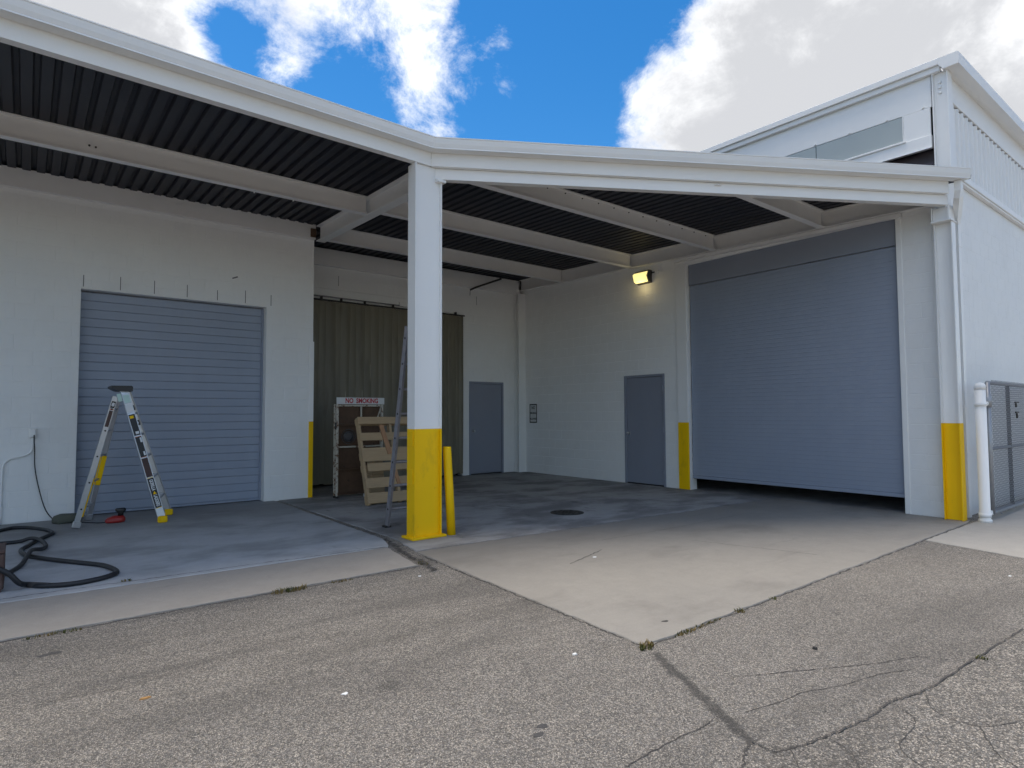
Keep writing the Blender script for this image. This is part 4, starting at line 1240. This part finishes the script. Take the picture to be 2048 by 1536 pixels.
A_ = [(-3.985, -.647), (-3.87, -.532), (-3.719, -.63), (-3.571, -.913), (-3.506, -1.221), (-3.57, -1.457), (-3.651, -1.66), (-3.723, -1.937), (-3.784, -2.178), (-3.749, -2.479), (-3.673, -2.663), (-3.561, -2.872), (-3.38, -3.165), (-3.207, -3.447), (-3.141, -3.678), (-3.128, -3.83), (-3.178, -3.925), (-3.296, -4.009), (-3.469, -4.04), (-3.63, -3.967), (-3.729, -3.85)]
B_ = [(-3.961, -1.617), (-3.803, -1.621), (-3.695, -1.667), (-3.611, -1.865), (-3.583, -2.093), (-3.623, -2.292), (-3.7, -2.484), (-3.735, -2.695), (-3.781, -2.975), (-3.86, -3.25)]
hp = [(-3.93, -3.93, .20), (-3.85, -3.935, .14), (-3.79, -3.92, .06)] + [(x, y, .021) for x, y in A_[::-1]] + [(-4.25, -.85, .021), (-4.45, -1.2, .021), (-4.25, -1.55, .021)]
zz = {(-3.695, -1.667): .05, (-3.611, -1.865): .04, (-3.7, -2.484): .062, (-3.735, -2.695): .05, (-3.623, -2.292): .03}
hp += [(x, y, zz.get((x, y), .021)) for x, y in B_] + [(-3.93, -3.45, .05), (-3.98, -3.5, .12)]
hose = thing('black_hose', 'thick black hose lying in loops on the slab at the left edge', 'hose')
MB().tube(catmull(hp, 7), .0205, 12).build('hose', 'dark_rubber', hose)
MB().tube([(-3.60, -3.985, .021), (-3.73, -3.85, .022)], .0225, 12).build('coupling', 'fan_grey', hose)
hb = thing('brown_box', 'dark brown box at the left edge with the black hose beside it', 'box')
bx('case', 'brown_box', hb, -4.5, -3.884, -3.91, -3.52, .02, .30, .01)
bx('lid', 'brown_box', hb, -4.502, -3.881, -3.913, -3.518, .302, .325, .006)
for xx in (-4.45, -3.95):
    bx('skid', 'brown_box', hb, xx, xx + .05, -3.9, -3.53, .0, .019, .002)

# ================================================================== EXTENSION LADDER
el = thing('extension_ladder', 'worn aluminium ladder leaning on the back of the middle column', 'ladder')
b0, b1 = Vector((-.295, -3.30, .012)), Vector((-.388, -3.955, 2.385))
off = Vector((.40, .02, 0))
for o_ in (Vector((0, 0, 0)), off):
    u = (b1 - b0).normalized(); wv = Vector((0, 1, 0)); wv = (wv - u * wv.dot(u)).normalized(); dv = Vector((1, 0, 0)); s_ = 1 if o_.length == 0 else -1
    prof = [(-.038, 0), (.038, 0), (.038, .028 * s_), (.034, .028 * s_), (.034, .004 * s_), (-.034, .004 * s_), (-.034, .028 * s_), (-.038, .028 * s_)]
    mb = MB(); n = len(prof)
    for p in (b0 + o_, b1 + o_):
        for a, c in prof: mb.v.append(tuple(p + wv * a + dv * c))
    mb.face(range(n)); mb.face([n + i for i in range(n)][::-1])
    for i in range(n): mb.face((i, (i + 1) % n, n + (i + 1) % n, n + i))
    mb.build('rail', 'aluminium_dull', el, fix=True)
    bx('shoe', 'dark_metal', el, b0.x + o_.x - .03, b0.x + o_.x + .05, b0.y - .04, b0.y + .055, .0, .022, .004)
for k in range(8):
    t = .09 + k * .122
    p = b0.lerp(b1, t)
    MB().tube([p + Vector((.004, 0, 0)), p + off - Vector((.004, 0, 0))], .017, 10).build('rung', 'aluminium_dull', el)
    MB().tube([p + Vector((-.004, 0, 0)), p + Vector((.001, 0, 0))], .013, 8).build('rung_end', 'dark_metal', el)

# ================================================================== PALLET
pl = thing('wood_pallet', 'pale wooden pallet leaning upright behind the ladder', 'pallet')
pb, ptp = Vector((.30, -1.545, .0)), Vector((.30, -1.12, 1.335))
pu = (ptp - pb).normalized(); pL = (ptp - pb).length; px = Vector((1, 0, 0)); pn = px.cross(pu)   # pn faces the viewer
if pn.y > 0: pn = -pn
PW = 1.10
def plank(name, s0, s1, x0, x1, n0, n1, mat='wood', tilt=0.0):
    mb = MB()
    a = pb + pu * ((s0 + s1) / 2) + pn * ((n0 + n1) / 2)
    mb.obox(a + px * x0 + pu * tilt, a + px * x1 - pu * tilt, pu, s1 - s0, n1 - n0, .003)
    return mb.build(name, mat, pl)
for xs in (.0, PW / 2 - .02, PW - .042):
    mb = MB(); c = pb + px * (xs + .021) - pn * .05
    mb.obox(c + pu * .012, c + pu * pL, px, .042, .092, .004); mb.build('stringer', 'wood', pl)
fr_ = [(.02, .135, .004), (.19, .30, .0), (.375, .467, -.004), (.485, .64, .003), (.725, .815, .0), (.915, 1.0, .002)]
for i, (a, b, tl) in enumerate(fr_):
    plank('deck_board', a * pL, b * pL, (-.004 if i not in (2,) else .06), PW + .002, .0, .018, 'wood', tl)
for a, b in ((.03, .12), (.385, .46), (.52, .60), (.92, .99)):
    plank('back_board', a * pL, b * pL, .0, PW, -.116, -.098)
MB().obox(pb + pu * (.90 * pL) + px * .37 + pn * .03, pb + pu * (.56 * pL) + px * .46 + pn * .03, px, .075, .02, .003).build('broken_board', 'wood_red', pl)
MB().obox(pb + pu * (.37 * pL) + px * .50 + pn * .03, pb + pu * (.19 * pL) + px * .555 + pn * .03, px, .06, .02, .003).build('broken_board', 'wood_red', pl)

# ================================================================== RACK WITH SIGN
rk = thing('rusty_rack', 'chipped white metal rack with old fan and no smoking board behind the pallet', 'rack')
rx0, rx1, ry0, ry1 = .262, 1.105, -.405, -.27
def rb(name, mat, *a, c=.004): return bx(name, mat, rk, *a, c)
for xx in (rx0, rx1 - .035):
    for yy in (ry0, ry1 - .035):
        rb('upright', 'chipped', xx, xx + .035, yy, yy + .035, .03, 1.552)
        MB().tube([(xx + .0175, yy + .0175, .0), (xx + .0175, yy + .0175, .029)], .022, 10).build('caster', 'dark_metal', rk)
for z in (1.515, 1.195, .825, .45, .045):
    mt_ = 'chipped' if z in (1.515, .825) else 'rust'
    rb('cross_bar', mt_, rx0 + .036, rx1 - .036, ry0 + .004, ry0 + .03, z, z + .028)
    rb('cross_bar', 'rust', rx0 + .036, rx1 - .036, ry1 - .03, ry1 - .004, z, z + .028)
rb('mullion', 'chipped', .685, .712, ry0 + .002, ry0 + .026, 1.224, 1.514)
MB().obox((1.055, ry0 - .005, 1.50), (.96, ry0 - .02, 1.25), (1, 0, 0), .02, .012, .002).build('brace', 'chipped', rk)
for z0, z1 in ((1.225, 1.513), (.855, 1.193), (.48, .823), (.075, .448)):
    rb('back_sheet', 'rust', rx0 + .036, rx1 - .036, ry0 + .06, ry0 + .068, z0, z1, c=.001)
rb('shelf', 'rust', rx0 + .036, rx1 - .036, ry0 + .07, ry1 - .036, .83, .848)
rb('latch', 'dark_metal', rx0 - .02, rx0 - .001, ry0 + .005, ry0 + .03, 1.13, 1.25)
# fan: guard rings and hub
fc = Vector((.485, ry0 + .045, 1.01))
fan_rings = MB()
for r_ in (.12, .09, .06):
    fan_rings.tube([fc + Vector((math.cos(k * math.pi / 12) * r_, -.012, math.sin(k * math.pi / 12) * r_)) for k in range(24)], .006, 6, closed=True)
fan_rings.build('fan_guard', 'fan_grey', rk)
MB().tube([fc + Vector((0, .005, 0)), fc + Vector((0, -.01, 0)), fc + Vector((0, -.022, 0))], .07, 20, rfun=lambda i: (.085, .08, .05)[i]).build('fan_hub', 'fan_grey', rk)
sb = thing('no_smoking_board', 'white board with red NO SMOKING lettering on top of the rusty rack', 'sign')
bx('board', 'sign_white', sb, .258, 1.118, ry0 - .012, ry0 + .012, 1.554, 1.666, .003)
text('lettering', 'NO  SMOKING', .112, 'sign_red', sb, basis((.70, ry0 - .0132, 1.608), (1, 0, 0), (0, -1, 0)), bold=.004, sx=.80)
bxs = thing('cardboard_box', 'pale box half hidden behind the leaning pallet', 'box')
bx('carton', 'sign_white', bxs, .72, 1.02, -.70, -.45, .0, .05, .003)
for i in range(4):
    bx('carton', 'wood', bxs, .75 + .01 * i, 1.0 - .012 * i, -.69, -.46, .051 + i * .16, .209 + i * .16, .006)

# ================================================================== MANHOLE, WEEDS, LITTER
mh = thing('manhole_cover', 'round dark iron manhole cover in the bay floor', 'manhole')
mc = Vector((2.17, -3.90, 0))
MB().tube([mc + Vector((0, 0, -.01)), mc + Vector((0, 0, .004))], .235, 40).build('ring', 'cast_iron', mh)
MB().tube([mc + Vector((0, 0, -.008)), mc + Vector((0, 0, .008))], .205, 40).build('lid', 'cast_iron', mh)
for k in range(24):
    a = k * math.pi / 12; r_ = .06 if k % 3 == 0 else (.12 if k % 3 == 1 else .17)
    c = mc + Vector((math.cos(a) * r_, math.sin(a) * r_, 0))
    MB().box(c.x - .012, c.x + .012, c.y - .012, c.y + .012, .008, .0115, .001).build('lug', 'cast_iron', mh)

def weed(x, y, n, h, spread, label, sx=1.0, sy=1.0):
    mb = MB()
    for i in range(n):
        a = random.uniform(0, 6.283); r_ = spread * math.sqrt(random.random())
        bx_, by_ = x + math.cos(a) * r_ * sx, y + math.sin(a) * r_ * sy
        hh = h * random.uniform(.4, 1); le = Vector((random.uniform(-1, 1), random.uniform(-1, 1), 0)) * hh * .9
        wv = Vector((random.uniform(-1, 1), random.uniform(-1, 1), 0)).normalized() * random.uniform(.0022, .005)
        p0 = Vector((bx_, by_, -.008)); p1 = p0 + le * .35 + Vector((0, 0, hh * .7)); p2 = p0 + le + Vector((0, 0, hh))
        b = len(mb.v)
        mb.v += [tuple(p0 - wv), tuple(p0 + wv), tuple(p1 + wv * .8), tuple(p1 - wv * .8), tuple(p2)]
        mb.face((b, b + 1, b + 2, b + 3)); mb.face((b + 3, b + 2, b + 4))
    return tag(mb.build('weed_tuft', 'grass'), label, 'weed', 'weeds in the pavement joints')
weed(-.875, -7.785, 80, .04, .05, 'largest weed tuft at the near corner of the pale apron', 1.2, .7)
weed(-.50, -7.785, 56, .022, .08, 'long low weed strip on the apron edge right of the near corner', 1.4, .25)
weed(-.33, -7.775, 34, .018, .08, 'second weed strip along the apron edge', 1.3, .25)
weed(-.15, -7.77, 28, .016, .06, 'third weed strip along the apron edge', 1.3, .25)
weed(.147, -7.772, 26, .03, .03, 'small weed on the apron edge midway to the gate post')
weed(.607, -7.76, 16, .022, .03, 'tiny weed on the apron edge nearest the gate')
weed(-2.118, -5.275, 110, .045, .10, 'green weed patch at the edge of the left concrete strip', 1.5, .35)
weed(-1.70, -5.262, 40, .025, .07, 'dry weed patch on the strip edge towards the column', 1.5, .3)
weed(-3.09, -4.13, 34, .03, .035, 'small weed in the crack below the black hose')
weed(-3.6, -5.285, 60, .025, .09, 'low weed line on the strip edge at far left', 1.8, .15)
weed(.447, -9.07, 24, .022, .03, 'small dry weed in the right asphalt crack')
weed(-.86, -5.16, 36, .02, .08, 'low dry weed in the gap near the middle column', .5, 1.2)

def scrap(x, y, r_, mat, label, cat, h=.006, name='scrap', z=-.009):
    mb = MB(); n = 9; ph = random.random() * 6
    rr = [r_ * random.uniform(.6, 1.15) for _ in range(n)]
    asp = random.uniform(.55, .9)
    lo_, hi_ = [], []
    for k in range(n):
        a = 2 * math.pi * k / n + ph
        lo_.append((x + math.cos(a) * rr[k], y + math.sin(a) * rr[k] * asp, z)); hi_.append((x + math.cos(a) * rr[k] * .8, y + math.sin(a) * rr[k] * asp * .8, z + h * random.uniform(.6, 1.2)))
    ring_stack(mb, [lo_, hi_], False)
    return tag(mb.build(name, mat, None, fix=True), label, cat)
scrap(-1.27, -7.59, .017, 'litter_white', 'white scrap of litter on asphalt left of the apron corner', 'litter', .006, 'paper_scrap')
scrap(-.12, -8.416, .017, 'pebble', 'dark pebble on asphalt right of the sealed seam', 'stone', .012, 'pebble')
scrap(-3.29, -6.659, .026, 'litter_brown', 'dry orange brown leaf on the left asphalt', 'leaf', .006, 'dry_leaf')
scrap(-1.10, -5.52, .018, 'litter_white', 'white crumb on asphalt below the strip corner', 'litter', .005, 'paper_scrap')
scrap(.54, -6.005, .024, 'litter_white', 'white crumb on the pale apron', 'litter', .005, 'paper_scrap', -.001)
scrap(2.766, -8.682, .02, 'litter_white', 'white crumb near the right frame edge', 'litter', .005, 'paper_scrap')
scrap(-1.95, -8.08, .03, 'seam', 'upper dark tar spot in the foreground asphalt', 'tar spot', .0014, 'tar_spot')
scrap(-2.01, -8.13, .032, 'seam', 'lower dark tar spot in the foreground asphalt', 'tar spot', .0014, 'tar_spot')
scrap(-3.637, -5.66, .06, 'seam', 'dark tar smear on asphalt near the left frame edge', 'tar spot', .0012, 'tar_smear')
scrap(-.425, -7.573, .03, 'pebble', 'dark oil drip near the tip of the pale apron', 'tar spot', .0015, 'oil_drip', -.001)
scrap(-2.505, -7.23, .02, 'litter_white', 'pale flattened scrap in the left foreground asphalt', 'litter', .003, 'paper_scrap')
